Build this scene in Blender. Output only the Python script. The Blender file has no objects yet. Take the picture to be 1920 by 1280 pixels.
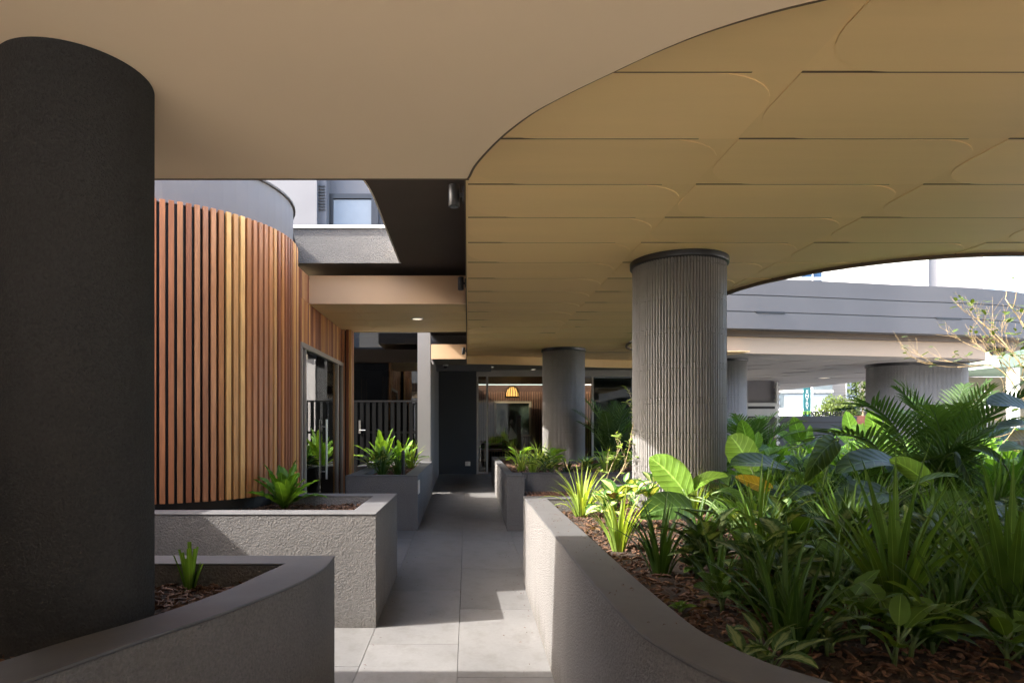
import bpy, bmesh, math, random
from mathutils import Vector, Matrix, Quaternion
random.seed(7)
PI = math.pi
R = math.radians
scene = bpy.context.scene
C = scene.collection

# ------------------------------------------------------------------ camera
EYE = 1.5
cam_d = bpy.data.cameras.new('camera')
cam = bpy.data.objects.new('camera', cam_d)
C.objects.link(cam)
cam.location = (0, 0, EYE)
cam.rotation_euler = (R(90), 0, 0)
cam_d.sensor_width = 36
cam_d.lens = 36 * 1150 / 1920
cam_d.shift_x = 83 / 1920
cam_d.shift_y = 160 / 1920
cam_d.clip_start = 0.05
cam_d.clip_end = 1500
scene.camera = cam

# ------------------------------------------------------------------ sky, sun, exposure
SUN_EL, SUN_AZ = 40.5, 11.0            # the sun stands to the left (-X), a little on the camera's side
world = bpy.data.worlds.new('World')
scene.world = world
world.use_nodes = True
wn = world.node_tree
sky = wn.nodes.new('ShaderNodeTexSky')
sky.sky_type = 'NISHITA'
sky.sun_disc = False
sky.sun_elevation = R(SUN_EL)
sky.sun_rotation = R(-90 - SUN_AZ)
sky.air_density = 1.0
sky.dust_density = 5.0
bg = wn.nodes['Background']
bg.inputs['Strength'].default_value = 0.15
wn.links.new(sky.outputs[0], bg.inputs['Color'])
sun_d = bpy.data.lights.new('sun', 'SUN')
sun = bpy.data.objects.new('sun', sun_d)
C.objects.link(sun)
sun_d.energy = 2.0
sun_d.angle = R(0.5)
sun_d.color = (1.0, 0.94, 0.86)
sun.rotation_euler = Vector((math.cos(R(SUN_EL)) * math.cos(R(SUN_AZ)), math.cos(R(SUN_EL)) * math.sin(R(SUN_AZ)),
                             -math.sin(R(SUN_EL)))).to_track_quat('-Z', 'Y').to_euler()
sun.location = (-20, -3, 20)
scene.view_settings.view_transform = 'Standard'
scene.view_settings.look = 'None'
scene.view_settings.gamma = 1
scene.view_settings.use_curve_mapping = False
scene.view_settings.exposure = 3.05
scene.cycles.max_bounces = 12
scene.cycles.diffuse_bounces = 7
scene.cycles.glossy_bounces = 4
scene.cycles.transmission_bounces = 8
scene.cycles.transparent_max_bounces = 12
scene.cycles.caustics_reflective = False
scene.cycles.caustics_refractive = False
scene.cycles.sample_clamp_indirect = 6

# ------------------------------------------------------------------ helpers
class MB:
    """collects faces; build() links them as one mesh object"""
    def __init__(s):
        s.v, s.f, s.uv = [], [], []
    def add(s, vs, fs, uvs=None):
        o = len(s.v)
        s.v += [tuple(p) for p in vs]
        s.f += [tuple(o + i for i in q) for q in fs]
        s.uv += list(uvs) if uvs else [(0, 0)] * len(vs)
        return s
    def box(s, x0, x1, y0, y1, z0, z1):
        return s.add([(x0, y0, z0), (x1, y0, z0), (x1, y1, z0), (x0, y1, z0), (x0, y0, z1), (x1, y0, z1), (x1, y1, z1), (x0, y1, z1)],
                     [(0, 3, 2, 1), (4, 5, 6, 7), (0, 1, 5, 4), (1, 2, 6, 5), (2, 3, 7, 6), (3, 0, 4, 7)])
    def prism(s, poly, z0, z1):
        """poly counter-clockwise seen from above"""
        n = len(poly)
        a = sum(poly[i][0] * poly[(i + 1) % n][1] - poly[(i + 1) % n][0] * poly[i][1] for i in range(n))
        if a < 0: poly = poly[::-1]
        vs = [(p[0], p[1], z0) for p in poly] + [(p[0], p[1], z1) for p in poly]
        fs = [tuple(range(n - 1, -1, -1)), tuple(range(n, 2 * n))]
        fs += [(i, (i + 1) % n, n + (i + 1) % n, n + i) for i in range(n)]
        return s.add(vs, fs)
    def ring(s, outer, inner, z0, z1, closed=True):
        n = len(outer)
        vs = [(p[0], p[1], z0) for p in outer] + [(p[0], p[1], z0) for p in inner] + [(p[0], p[1], z1) for p in outer] + [(p[0], p[1], z1) for p in inner]
        fs = []
        for i in range(n if closed else n - 1):
            j = (i + 1) % n
            fs += [(i, j, 2 * n + j, 2 * n + i), (n + j, n + i, 3 * n + i, 3 * n + j), (2 * n + i, 2 * n + j, 3 * n + j, 3 * n + i), (j, i, n + i, n + j)]
        if not closed:
            fs += [(0, 2 * n, 3 * n, n), (n - 1, 2 * n - 1, 4 * n - 1, 3 * n - 1)]
        return s.add(vs, fs)
    def tube(s, pts, rads, n=6, cap=True):
        pts = [Vector(p) for p in pts]
        m = len(pts)
        if not hasattr(rads, '__len__'): rads = [rads] * m
        vs, fs = [], []
        up = Vector((0.3, 0.2, 1))
        for i, p in enumerate(pts):
            t = (pts[min(i + 1, m - 1)] - pts[max(i - 1, 0)]).normalized()
            a = t.cross(up)
            if a.length < 1e-3: a = t.cross(Vector((1, 0, 0)))
            a.normalize(); b = t.cross(a)
            for k in range(n):
                w = 2 * PI * k / n
                vs.append(p + (a * math.cos(w) + b * math.sin(w)) * rads[i])
        for i in range(m - 1):
            for k in range(n):
                fs.append((i * n + k, i * n + (k + 1) % n, (i + 1) * n + (k + 1) % n, (i + 1) * n + k))
        if cap:
            fs += [tuple(range(n - 1, -1, -1)), tuple(range((m - 1) * n, m * n))]
        return s.add(vs, fs)
    def lathe(s, prof, cx, cy, n=32, cap=True):
        vs, fs = [], []
        m = len(prof)
        for r, z in prof:
            for k in range(n):
                a = 2 * PI * k / n
                vs.append((cx + r * math.cos(a), cy + r * math.sin(a), z))
        for i in range(m - 1):
            for k in range(n):
                fs.append((i * n + k, i * n + (k + 1) % n, (i + 1) * n + (k + 1) % n, (i + 1) * n + k))
        if cap:
            fs += [tuple(range(n - 1, -1, -1)), tuple(range((m - 1) * n, m * n))]
        return s.add(vs, fs)
    def blade(s, pts, wid, up=(0, 0, 1), fold=0.15, ruffle=0.0, rk=9.0, ph=0.0, sides=2):
        """leaf strip along pts; wid = half widths; fold lifts the edges; uv = (across, along)"""
        pts = [Vector(p) for p in pts]
        m = len(pts)
        up = Vector(up)
        vs, fs, uv = [], [], []
        cols = [-1, -0.5, 0, 0.5, 1] if sides == 4 else [-1, 0, 1]
        nc = len(cols)
        for i, p in enumerate(pts):
            t = (pts[min(i + 1, m - 1)] - pts[max(i - 1, 0)]).normalized()
            sd = t.cross(up)
            if sd.length < 1e-3: sd = t.cross(Vector((1, 0, 0.2)))
            sd.normalize(); nn = sd.cross(t).normalized()
            w = wid[i]
            for c in cols:
                e = abs(c)
                q = p + sd * (c * w * (1 + ruffle * 0.5 * math.sin(rk * 1.7 * i + ph + c))) + nn * (fold * w * e ** 1.5 + ruffle * w * e * math.sin(rk * i + ph + 2 * c))
                vs.append(q); uv.append((c, i / (m - 1)))
        for i in range(m - 1):
            for k in range(nc - 1):
                a = i * nc + k
                fs.append((a, a + 1, a + nc + 1, a + nc))
        return s.add(vs, fs, uv)
    def build(s, name, mat, parent=None, smooth=False, bevel=0.0, kind=None, origin=None, autosmooth=None):
        me = bpy.data.meshes.new(name)
        vv = s.v
        if origin is not None:
            ox, oy, oz = origin
            vv = [(a - ox, b - oy, c - oz) for a, b, c in s.v]
        me.from_pydata(vv, [], s.f)
        if any(u != (0, 0) for u in s.uv):
            ul = me.uv_layers.new(name='leaf')
            for l in me.loops:
                ul.data[l.index].uv = s.uv[l.vertex_index]
        me.materials.append(mat)
        if smooth:
            me.polygons.foreach_set('use_smooth', [True] * len(me.polygons))
        if autosmooth:
            me.polygons.foreach_set('use_smooth', [True] * len(me.polygons))
            me.set_sharp_from_angle(angle=R(autosmooth))
        me.update()
        o = bpy.data.objects.new(name, me)
        C.objects.link(o)
        if origin is not None: o.location = origin
        if bevel:
            b = o.modifiers.new('bevel', 'BEVEL'); b.width = bevel; b.segments = 2; b.limit_method = 'ANGLE'; b.angle_limit = R(50)
        if parent is not None:
            o.parent = parent
            if parent.type == 'EMPTY' or True:
                o.matrix_parent_inverse = parent.matrix_basis.inverted()
        if kind: o['kind'] = kind
        return o

def thing(name, label, cat, loc=(0, 0, 0), group=None, kind=None):
    o = bpy.data.objects.new(name, None)
    C.objects.link(o)
    o.location = loc
    o.empty_display_size = 0.1
    if label: o['label'] = label
    if cat: o['category'] = cat
    if group: o['group'] = group
    if kind: o['kind'] = kind
    return o

def tag(o, label, cat, group=None):
    o['label'] = label; o['category'] = cat
    if group: o['group'] = group
    return o

def inst(o, name, parent, loc=None, rotz=None, scale=None):
    c = bpy.data.objects.new(name, o.data)
    C.objects.link(c)
    c.parent = parent
    c.matrix_parent_inverse = parent.matrix_basis.inverted()
    if loc is not None: c.location = loc
    if rotz is not None: c.rotation_euler = (0, 0, rotz)
    if scale is not None: c.scale = scale
    return c

def bake_text(o):
    """lettering becomes a plain mesh in place"""
    bpy.context.view_layer.update()
    me = bpy.data.meshes.new_from_object(o.evaluated_get(bpy.context.evaluated_depsgraph_get()))
    n = bpy.data.objects.new('lettering', me)
    C.objects.link(n); n.parent = o.parent; n.matrix_parent_inverse = o.matrix_parent_inverse.copy()
    n.location = o.location; n.rotation_euler = o.rotation_euler; n.scale = o.scale
    if o.get('label'): n['label'] = o['label']
    bpy.data.objects.remove(o)
    return n

def spline(P, n=6, closed=False):
    """Catmull-Rom through 2D/3D points"""
    P = [Vector(p) for p in P]
    out = []
    m = len(P)
    rng = range(m if closed else m - 1)
    for i in rng:
        p1, p2 = P[i], P[(i + 1) % m]
        p0 = P[i - 1] if (i > 0 or closed) else p1 * 2 - p2
        p3 = P[(i + 2) % m] if (i + 2 < m or closed) else p2 * 2 - p1
        for k in range(n):
            t = k / n
            out.append(0.5 * ((2 * p1) + (p2 - p0) * t + (2 * p0 - 5 * p1 + 4 * p2 - p3) * t * t + (3 * p1 - p0 - 3 * p2 + p3) * t ** 3))
    if not closed: out.append(P[-1].copy())
    return out

def H(h): return EYE + h              # height given relative to the eye
def floor_z(y): return -0.0925 + 0.035 * y

# ------------------------------------------------------------------ materials
def newmat(name):
    m = bpy.data.materials.new(name)
    m.use_nodes = True
    return m, m.node_tree, m.node_tree.nodes['Principled BSDF']

def mix_rgb(nt, fac, a, b, blend='MIX'):
    n = nt.nodes.new('ShaderNodeMix'); n.data_type = 'RGBA'; n.blend_type = blend
    for sock, val in ((0, fac), (6, a), (7, b)):
        if hasattr(val, 'is_linked') or isinstance(val, bpy.types.NodeSocket): nt.links.new(val, n.inputs[sock])
        else: n.inputs[sock].default_value = (*val, 1) if isinstance(val, tuple) and len(val) == 3 else val
    return n.outputs[2]

def noise(nt, scale, detail=4, rough=0.6, vec=None, stretch=None):
    n = nt.nodes.new('ShaderNodeTexNoise')
    n.inputs['Scale'].default_value = scale; n.inputs['Detail'].default_value = detail; n.inputs['Roughness'].default_value = rough
    tc = nt.nodes.new('ShaderNodeTexCoord')
    v = vec or tc.outputs['Object']
    if stretch:
        mp = nt.nodes.new('ShaderNodeMapping'); mp.inputs['Scale'].default_value = stretch
        nt.links.new(v, mp.inputs['Vector']); v = mp.outputs[0]
    nt.links.new(v, n.inputs['Vector'])
    return n.outputs['Fac']

def ramp(nt, fac, stops):
    r = nt.nodes.new('ShaderNodeValToRGB')
    while len(r.color_ramp.elements) < len(stops): r.color_ramp.elements.new(0.5)
    for e, (p, c) in zip(r.color_ramp.elements, stops):
        e.position = p; e.color = (*c, 1) if len(c) == 3 else c
    nt.links.new(fac, r.inputs[0])
    return r.outputs[0]

def bump(nt, bs, hs, strength, dist):
    b = nt.nodes.new('ShaderNodeBump'); b.inputs['Strength'].default_value = strength; b.inputs['Distance'].default_value = dist
    nt.links.new(hs, b.inputs['Height']); nt.links.new(b.outputs[0], bs.inputs['Normal'])

def surf(name, col, rough=0.7, var=0.12, vscale=2.0, bstr=0.0, bscale=60, bdist=0.004, stretch=None, spec=0.5, metal=0.0, randv=0.0):
    m, nt, bs = newmat(name)
    dark = tuple(c * (1 - var) for c in col); light = tuple(min(1, c * (1 + var)) for c in col)
    c = ramp(nt, noise(nt, vscale, 6, 0.65, stretch=stretch), [(0.3, dark), (0.7, light)])
    if randv:
        oi = nt.nodes.new('ShaderNodeObjectInfo')
        rr = ramp(nt, oi.outputs['Random'], [(0, (1 - randv,) * 3), (1, (1 + randv,) * 3)])
        c = mix_rgb(nt, 1.0, c, rr, 'MULTIPLY')
    nt.links.new(c, bs.inputs['Base Color'])
    bs.inputs['Roughness'].default_value = rough; bs.inputs['Metallic'].default_value = metal
    bs.inputs['Specular IOR Level'].default_value = spec
    if bstr: bump(nt, bs, noise(nt, bscale, 5, 0.7), bstr, bdist)
    return m

M = {}
# rough rendered masonry with fine speckle and faint vertical streaks
def plaster(name, col, bstr, bdist, bscale=60):
    m, nt, bs = newmat(name)
    n1 = noise(nt, 1.1, 7, 0.62)
    n2 = noise(nt, 5, 5, 0.7, stretch=(1, 1, 0.35))
    n3 = noise(nt, bscale, 4, 0.6)
    c = ramp(nt, n1, [(0.25, tuple(x * 0.84 for x in col)), (0.75, tuple(x * 1.12 for x in col))])
    st = ramp(nt, n2, [(0.3, (0.93, 0.925, 0.92)), (0.7, (1.05, 1.05, 1.05))])
    sp = ramp(nt, n3, [(0.3, (0.80, 0.80, 0.80)), (0.7, (1.13, 1.13, 1.13))])
    c = mix_rgb(nt, 1.0, mix_rgb(nt, 1.0, c, st, 'MULTIPLY'), sp, 'MULTIPLY')
    # grime creeping up from the floor
    tc = nt.nodes.new('ShaderNodeTexCoord'); se = nt.nodes.new('ShaderNodeSeparateXYZ'); nt.links.new(tc.outputs['Object'], se.inputs[0])
    ma = nt.nodes.new('ShaderNodeMath'); ma.operation = 'MULTIPLY_ADD'; ma.inputs[1].default_value = 0.5; nt.links.new(n2, ma.inputs[0]); nt.links.new(se.outputs[2], ma.inputs[2])
    gr = ramp(nt, ma.outputs[0], [(0.30, (0.80, 0.78, 0.75)), (0.46, (1, 1, 1))])
    c = mix_rgb(nt, 1.0, c, gr, 'MULTIPLY')
    nt.links.new(c, bs.inputs['Base Color'])
    bs.inputs['Roughness'].default_value = 0.85; bs.inputs['Specular IOR Level'].default_value = 0.25
    bump(nt, bs, n3, bstr, bdist)
    return m
M['plaster'] = plaster('rough_render', (0.178, 0.173, 0.17), 1.0, 0.018, 90)
M['coping'] = surf('smooth_coping', (0.074, 0.075, 0.079), 0.6, 0.16, 5.0, 0.25, 130, 0.003)
M['plaster_up'] = plaster('upper_render', (0.15, 0.146, 0.142), 1.0, 0.022, 70)
M['grey_wall'] = surf('painted_grey_wall', (0.15, 0.152, 0.163), 0.75, 0.06, 0.8, 0.2, 80, 0.003)
M['parapet'] = surf('parapet_grey', (0.098, 0.097, 0.101), 0.7, 0.08, 0.5, 0.15, 60, 0.003)
M['col_dark'] = plaster('dark_column_render', (0.042, 0.0425, 0.0435), 1.0, 0.015, 100)
M['dark_wall'] = surf('charcoal_wall', (0.035, 0.038, 0.042), 0.6, 0.1, 1.2, 0.1, 90, 0.002)
M['black'] = surf('black_paint', (0.012, 0.012, 0.013), 0.4, 0.1, 3)
M['soffit_dark'] = surf('dark_soffit', (0.075, 0.065, 0.06), 0.8, 0.1, 1.0)
M['beige'] = surf('beige_ceiling', (0.82, 0.65, 0.45), 0.75, 0.03, 0.5, 0.08, 120, 0.002)
M['gold'] = surf('gold_ceiling_panel', (0.90, 0.645, 0.325), 0.5, 0.05, 0.9, 0.05, 40, 0.002, stretch=(0.25, 2.5, 1), spec=0.4, randv=0.045)
M['gold_back'] = surf('gold_ceiling_backing', (0.89, 0.64, 0.32), 0.6, 0.05, 0.9)
M['fascia'] = surf('terracotta_beige_fascia', (0.50, 0.335, 0.20), 0.7, 0.05, 0.6)
M['fascia2'] = surf('sand_fascia', (0.42, 0.315, 0.225), 0.7, 0.05, 0.4)
M['trim'] = surf('bronze_trim', (0.10, 0.065, 0.038), 0.5, 0.08, 2)
M['wing_soffit'] = surf('wing_soffit', (0.36, 0.34, 0.32), 0.7, 0.06, 0.6, randv=0.06)
M['tilecol'] = surf('finger_tile', (0.225, 0.218, 0.215), 0.5, 0.08, 9, 0.1, 70, 0.001)
M['grout'] = surf('grout', (0.15, 0.14, 0.132), 0.9, 0.1, 20)
M['metal_dark'] = surf('dark_metal', (0.05, 0.05, 0.052), 0.35, 0.05, 4, metal=0.6)
M['metal'] = surf('brushed_metal', (0.62, 0.60, 0.56), 0.35, 0.05, 5, metal=0.9)
M['frame'] = surf('door_frame_metal', (0.36, 0.33, 0.29), 0.45, 0.06, 3, metal=0.3)
M['white'] = surf('white_paint', (0.78, 0.77, 0.74), 0.6, 0.04, 1)
M['offwhite'] = surf('plastic_white', (0.62, 0.62, 0.6), 0.45, 0.04, 2)
M['interior'] = surf('interior_beige', (0.42, 0.37, 0.31), 0.8, 0.06, 1)

def tile_mat():
    m, nt, bs = newmat('floor_tile_stone')
    n1 = noise(nt, 2.2, 7, 0.65, stretch=(1, 0.5, 1)); n2 = noise(nt, 38, 4, 0.6)
    c = ramp(nt, n1, [(0.22, (0.100, 0.100, 0.102)), (0.78, (0.160, 0.159, 0.159))])
    c2 = ramp(nt, n2, [(0.3, (0.93,) * 3), (0.7, (1.06,) * 3)])
    c = mix_rgb(nt, 1.0, c, c2, 'MULTIPLY')
    oi = nt.nodes.new('ShaderNodeObjectInfo')
    c = mix_rgb(nt, 1.0, c, ramp(nt, oi.outputs['Random'], [(0, (0.88,) * 3), (1, (1.1,) * 3)]), 'MULTIPLY')
    n4 = noise(nt, 5.5, 8, 0.75)
    c = mix_rgb(nt, 1.0, c, ramp(nt, n4, [(0.36, (0.80, 0.79, 0.77)), (0.5, (1, 1, 1)), (0.72, (1.05, 1.05, 1.05))]), 'MULTIPLY')
    nt.links.new(c, bs.inputs['Base Color'])
    rr = ramp(nt, n1, [(0.2, (0.32,) * 3), (0.8, (0.55,) * 3)])
    nt.links.new(rr, bs.inputs['Roughness'])
    bump(nt, bs, n2, 0.08, 0.002)
    return m
M['tile'] = tile_mat()
M['joint'] = surf('tile_joint', (0.16, 0.155, 0.15), 0.9, 0.1, 9)

def wood_mat(name, stops, rough=0.45):
    m, nt, bs = newmat(name)
    oi = nt.nodes.new('ShaderNodeObjectInfo')
    base = ramp(nt, oi.outputs['Random'], stops)
    tc = nt.nodes.new('ShaderNodeTexCoord')
    add = nt.nodes.new('ShaderNodeVectorMath'); add.operation = 'ADD'
    sc = nt.nodes.new('ShaderNodeVectorMath'); sc.operation = 'SCALE'; sc.inputs[0].default_value = (31, 17, 53)
    nt.links.new(oi.outputs['Random'], sc.inputs['Scale'])
    nt.links.new(tc.outputs['Object'], add.inputs[0]); nt.links.new(sc.outputs[0], add.inputs[1])
    g = noise(nt, 22, 6, 0.7, vec=add.outputs[0], stretch=(3, 3, 0.18))
    g2 = noise(nt, 3.0, 3, 0.5, vec=add.outputs[0], stretch=(2, 2, 0.35))
    gr = ramp(nt, g, [(0.3, (0.74, 0.70, 0.68)), (0.65, (1.1, 1.1, 1.1))])
    gr2 = ramp(nt, g2, [(0.35, (0.82, 0.78, 0.75)), (0.7, (1.12, 1.12, 1.1))])
    c = mix_rgb(nt, 1.0, base, gr, 'MULTIPLY'); c = mix_rgb(nt, 1.0, c, gr2, 'MULTIPLY')
    nt.links.new(c, bs.inputs['Base Color'])
    bs.inputs['Roughness'].default_value = rough
    bump(nt, bs, g, 0.15, 0.002)
    return m
M['slat'] = wood_mat('oiled_hardwood_slat', [(0.0, (0.20, 0.062, 0.030)), (0.2, (0.40, 0.15, 0.062)), (0.38, (0.54, 0.26, 0.12)), (0.52, (0.26, 0.10, 0.055)), (0.66, (0.60, 0.275, 0.092)), (0.78, (0.35, 0.15, 0.08)), (0.9, (0.74, 0.43, 0.15)), (1.0, (0.80, 0.52, 0.21))])
M['wood_dark'] = wood_mat('dark_timber', [(0, (0.075, 0.036, 0.022)), (1, (0.13, 0.065, 0.038))])
M['wood_mid'] = wood_mat('mid_timber', [(0, (0.20, 0.10, 0.06)), (1, (0.28, 0.15, 0.09))])

def glass_mat(name, tint=(0.85, 0.88, 0.86), refl=0.08, rough=0.0):
    m, nt, bs = newmat(name)
    out = nt.nodes['Material Output']
    nt.nodes.remove(bs)
    tr = nt.nodes.new('ShaderNodeBsdfTransparent'); tr.inputs[0].default_value = (*tint, 1)
    gl = nt.nodes.new('ShaderNodeBsdfGlossy'); gl.inputs['Roughness'].default_value = rough; gl.inputs[0].default_value = (0.9, 0.93, 0.95, 1)
    fr = nt.nodes.new('ShaderNodeFresnel'); fr.inputs[0].default_value = 1.5
    mx = nt.nodes.new('ShaderNodeMixShader')
    ad = nt.nodes.new('ShaderNodeMath'); ad.operation = 'ADD'; ad.inputs[1].default_value = refl
    nt.links.new(fr.outputs[0], ad.inputs[0]); nt.links.new(ad.outputs[0], mx.inputs[0])
    nt.links.new(tr.outputs[0], mx.inputs[1]); nt.links.new(gl.outputs[0], mx.inputs[2])
    nt.links.new(mx.outputs[0], out.inputs[0])
    return m
M['glass'] = glass_mat('clear_glass')
M['glass_lobby'] = glass_mat('lobby_glass', (0.8, 0.83, 0.8), 0.0)
M['glass_dark'] = glass_mat('tinted_glass', (0.30, 0.32, 0.33), 0.10)
M['glass_blue'] = surf('blue_facade_glass', (0.035, 0.085, 0.18), 0.3, 0.15, 0.3)
M['window_glass'] = surf('window_pane', (0.22, 0.25, 0.28), 0.08, 0.1, 1)

def emit_mat(name, col, s):
    m, nt, bs = newmat(name)
    bs.inputs['Base Color'].default_value = (*col, 1)
    bs.inputs['Emission Color'].default_value = (*col, 1); bs.inputs['Emission Strength'].default_value = s
    return m
M['lamp'] = emit_mat('warm_lamp', (1.0, 0.50, 0.14), 0.30)
M['led'] = emit_mat('downlight_diffuser', (1.0, 0.86, 0.66), 0.12)

def leaf_mat(name, col, trans=0.35, rough=0.4, cream=None, veins=0.0, tcol=None):
    m, nt, bs = newmat(name)
    out = nt.nodes['Material Output']
    oi = nt.nodes.new('ShaderNodeObjectInfo')
    n1 = noise(nt, 7, 4, 0.6)
    c = ramp(nt, n1, [(0.25, tuple(x * 0.72 for x in col)), (0.75, tuple(x * 1.25 for x in col))])
    uv = nt.nodes.new('ShaderNodeUVMap'); uv.uv_map = 'leaf'
    sp = nt.nodes.new('ShaderNodeSeparateXYZ'); nt.links.new(uv.outputs[0], sp.inputs[0])
    ab = nt.nodes.new('ShaderNodeMath'); ab.operation = 'ABSOLUTE'; nt.links.new(sp.outputs[0], ab.inputs[0])
    if cream:
        n2 = noise(nt, 42, 3, 0.6)
        sm = nt.nodes.new('ShaderNodeMath'); sm.operation = 'MULTIPLY_ADD'; sm.inputs[1].default_value = 0.9; sm.inputs[2].default_value = -0.42
        nt.links.new(n2, sm.inputs[0])
        ad = nt.nodes.new('ShaderNodeMath'); ad.operation = 'ADD'; nt.links.new(ab.outputs[0], ad.inputs[0]); nt.links.new(sm.outputs[0], ad.inputs[1])
        f = ramp(nt, ad.outputs[0], [(0.30, (1, 1, 1)), (0.62, (0, 0, 0))])
        c = mix_rgb(nt, f, c, cream)
    # midrib
    f = ramp(nt, ab.outputs[0], [(0.02, (1, 1, 1)), (0.07, (0, 0, 0))])
    c = mix_rgb(nt, f, c, tuple(min(1, x * 1.9 + 0.03) for x in col))
    if veins:
        mm = nt.nodes.new('ShaderNodeMath'); mm.operation = 'MULTIPLY_ADD'; mm.inputs[1].default_value = 46.0
        k = nt.nodes.new('ShaderNodeMath'); k.operation = 'MULTIPLY'; k.inputs[1].default_value = -9.0; nt.links.new(ab.outputs[0], k.inputs[0])
        nt.links.new(sp.outputs[1], mm.inputs[0]); nt.links.new(k.outputs[0], mm.inputs[2])
        sn = nt.nodes.new('ShaderNodeMath'); sn.operation = 'SINE'; nt.links.new(mm.outputs[0], sn.inputs[0])
        f = ramp(nt, sn.outputs[0], [(0.86, (0, 0, 0)), (0.99, (veins,) * 3)])
        c = mix_rgb(nt, f, c, tuple(min(1, x * 2.0 + 0.03) for x in col))
        bump(nt, bs, sn.outputs[0], 0.25, 0.004)
    c = mix_rgb(nt, 1.0, c, ramp(nt, oi.outputs['Random'], [(0, (0.75, 0.8, 0.75)), (1, (1.22, 1.16, 1.1))]), 'MULTIPLY')
    nt.links.new(c, bs.inputs['Base Color'])
    bs.inputs['Roughness'].default_value = rough + 0.1
    bs.inputs['Specular IOR Level'].default_value = 0.22
    tr = nt.nodes.new('ShaderNodeBsdfTranslucent')
    c2 = mix_rgb(nt, 1.0, c, (1.9, 1.7, 0.55), 'MULTIPLY')
    nt.links.new(c2, tr.inputs[0])
    mx = nt.nodes.new('ShaderNodeMixShader'); mx.inputs[0].default_value = trans
    nt.links.new(bs.outputs[0], mx.inputs[1]); nt.links.new(tr.outputs[0], mx.inputs[2])
    nt.links.new(mx.outputs[0], out.inputs[0])
    return m
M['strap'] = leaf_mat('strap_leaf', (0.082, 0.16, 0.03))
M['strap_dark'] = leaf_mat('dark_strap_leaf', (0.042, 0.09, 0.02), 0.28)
M['strap_pale'] = leaf_mat('pale_strap_leaf', (0.24, 0.34, 0.08), 0.42)  # brightened so clumps in the sun look lit; sunlight is in the colour
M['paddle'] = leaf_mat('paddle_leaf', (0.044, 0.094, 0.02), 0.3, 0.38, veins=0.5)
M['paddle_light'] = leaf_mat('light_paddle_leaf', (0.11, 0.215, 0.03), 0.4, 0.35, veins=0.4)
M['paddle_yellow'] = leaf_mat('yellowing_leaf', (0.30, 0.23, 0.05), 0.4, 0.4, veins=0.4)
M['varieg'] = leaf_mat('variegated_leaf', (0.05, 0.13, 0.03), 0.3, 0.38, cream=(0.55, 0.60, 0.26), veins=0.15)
M['varieg_shaded'] = leaf_mat('shaded_variegated_leaf', (0.036, 0.08, 0.024), 0.25, 0.42, cream=(0.18, 0.235, 0.11), veins=0.15)  # darker copy of the variegated leaf, shade put into the colour
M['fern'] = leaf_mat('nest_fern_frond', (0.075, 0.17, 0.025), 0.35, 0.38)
M['fern_sunlit'] = leaf_mat('sunlit_nest_fern_frond', (0.16, 0.31, 0.05), 0.42, 0.4)  # lighter copy of the fern frond, sunlight put into the colour
M['palm'] = leaf_mat('palm_leaflet', (0.045, 0.088, 0.024), 0.28, 0.45)
M['palm_light'] = leaf_mat('light_palm_leaflet', (0.045, 0.095, 0.025), 0.28, 0.4)
M['dry'] = leaf_mat('dry_leaf', (0.13, 0.075, 0.038), 0.15, 0.6)
M['hedge'] = leaf_mat('hedge_leaf', (0.06, 0.09, 0.02), 0.3)
M['stalk'] = surf('green_stalk', (0.10, 0.16, 0.05), 0.5, 0.2, 12)
M['twig'] = surf('pale_twig', (0.30, 0.24, 0.13), 0.7, 0.2, 15)
M['twig_red'] = surf('orange_twig', (0.27, 0.19, 0.085), 0.7, 0.2, 15)
M['mulch_base'] = surf('soil', (0.035, 0.022, 0.015), 0.95, 0.4, 14, 1.0, 30, 0.03)
def chip_mat():
    m, nt, bs = newmat('bark_chip')
    n1 = noise(nt, 26, 3, 0.6)
    c = ramp(nt, n1, [(0.25, (0.022, 0.011, 0.007)), (0.5, (0.085, 0.042, 0.024)), (0.72, (0.20, 0.115, 0.068)), (0.85, (0.34, 0.235, 0.15))])
    nt.links.new(c, bs.inputs['Base Color']); bs.inputs['Roughness'].default_value = 0.85
    return m
M['chip'] = chip_mat()

# ================================================================== LARGE STRUCTURE
# ------------------------------------------------------------------ ground and path
g = MB()
g.add([(-300, -200, -0.9), (300, -200, -0.9), (300, 500, -0.9), (-300, 500, -0.9)], [(0, 1, 2, 3)])
o = g.build('ground', surf('pale_paving', (0.33, 0.315, 0.29), 0.9, 0.15, 0.3)); o['kind'] = 'structure'

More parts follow.
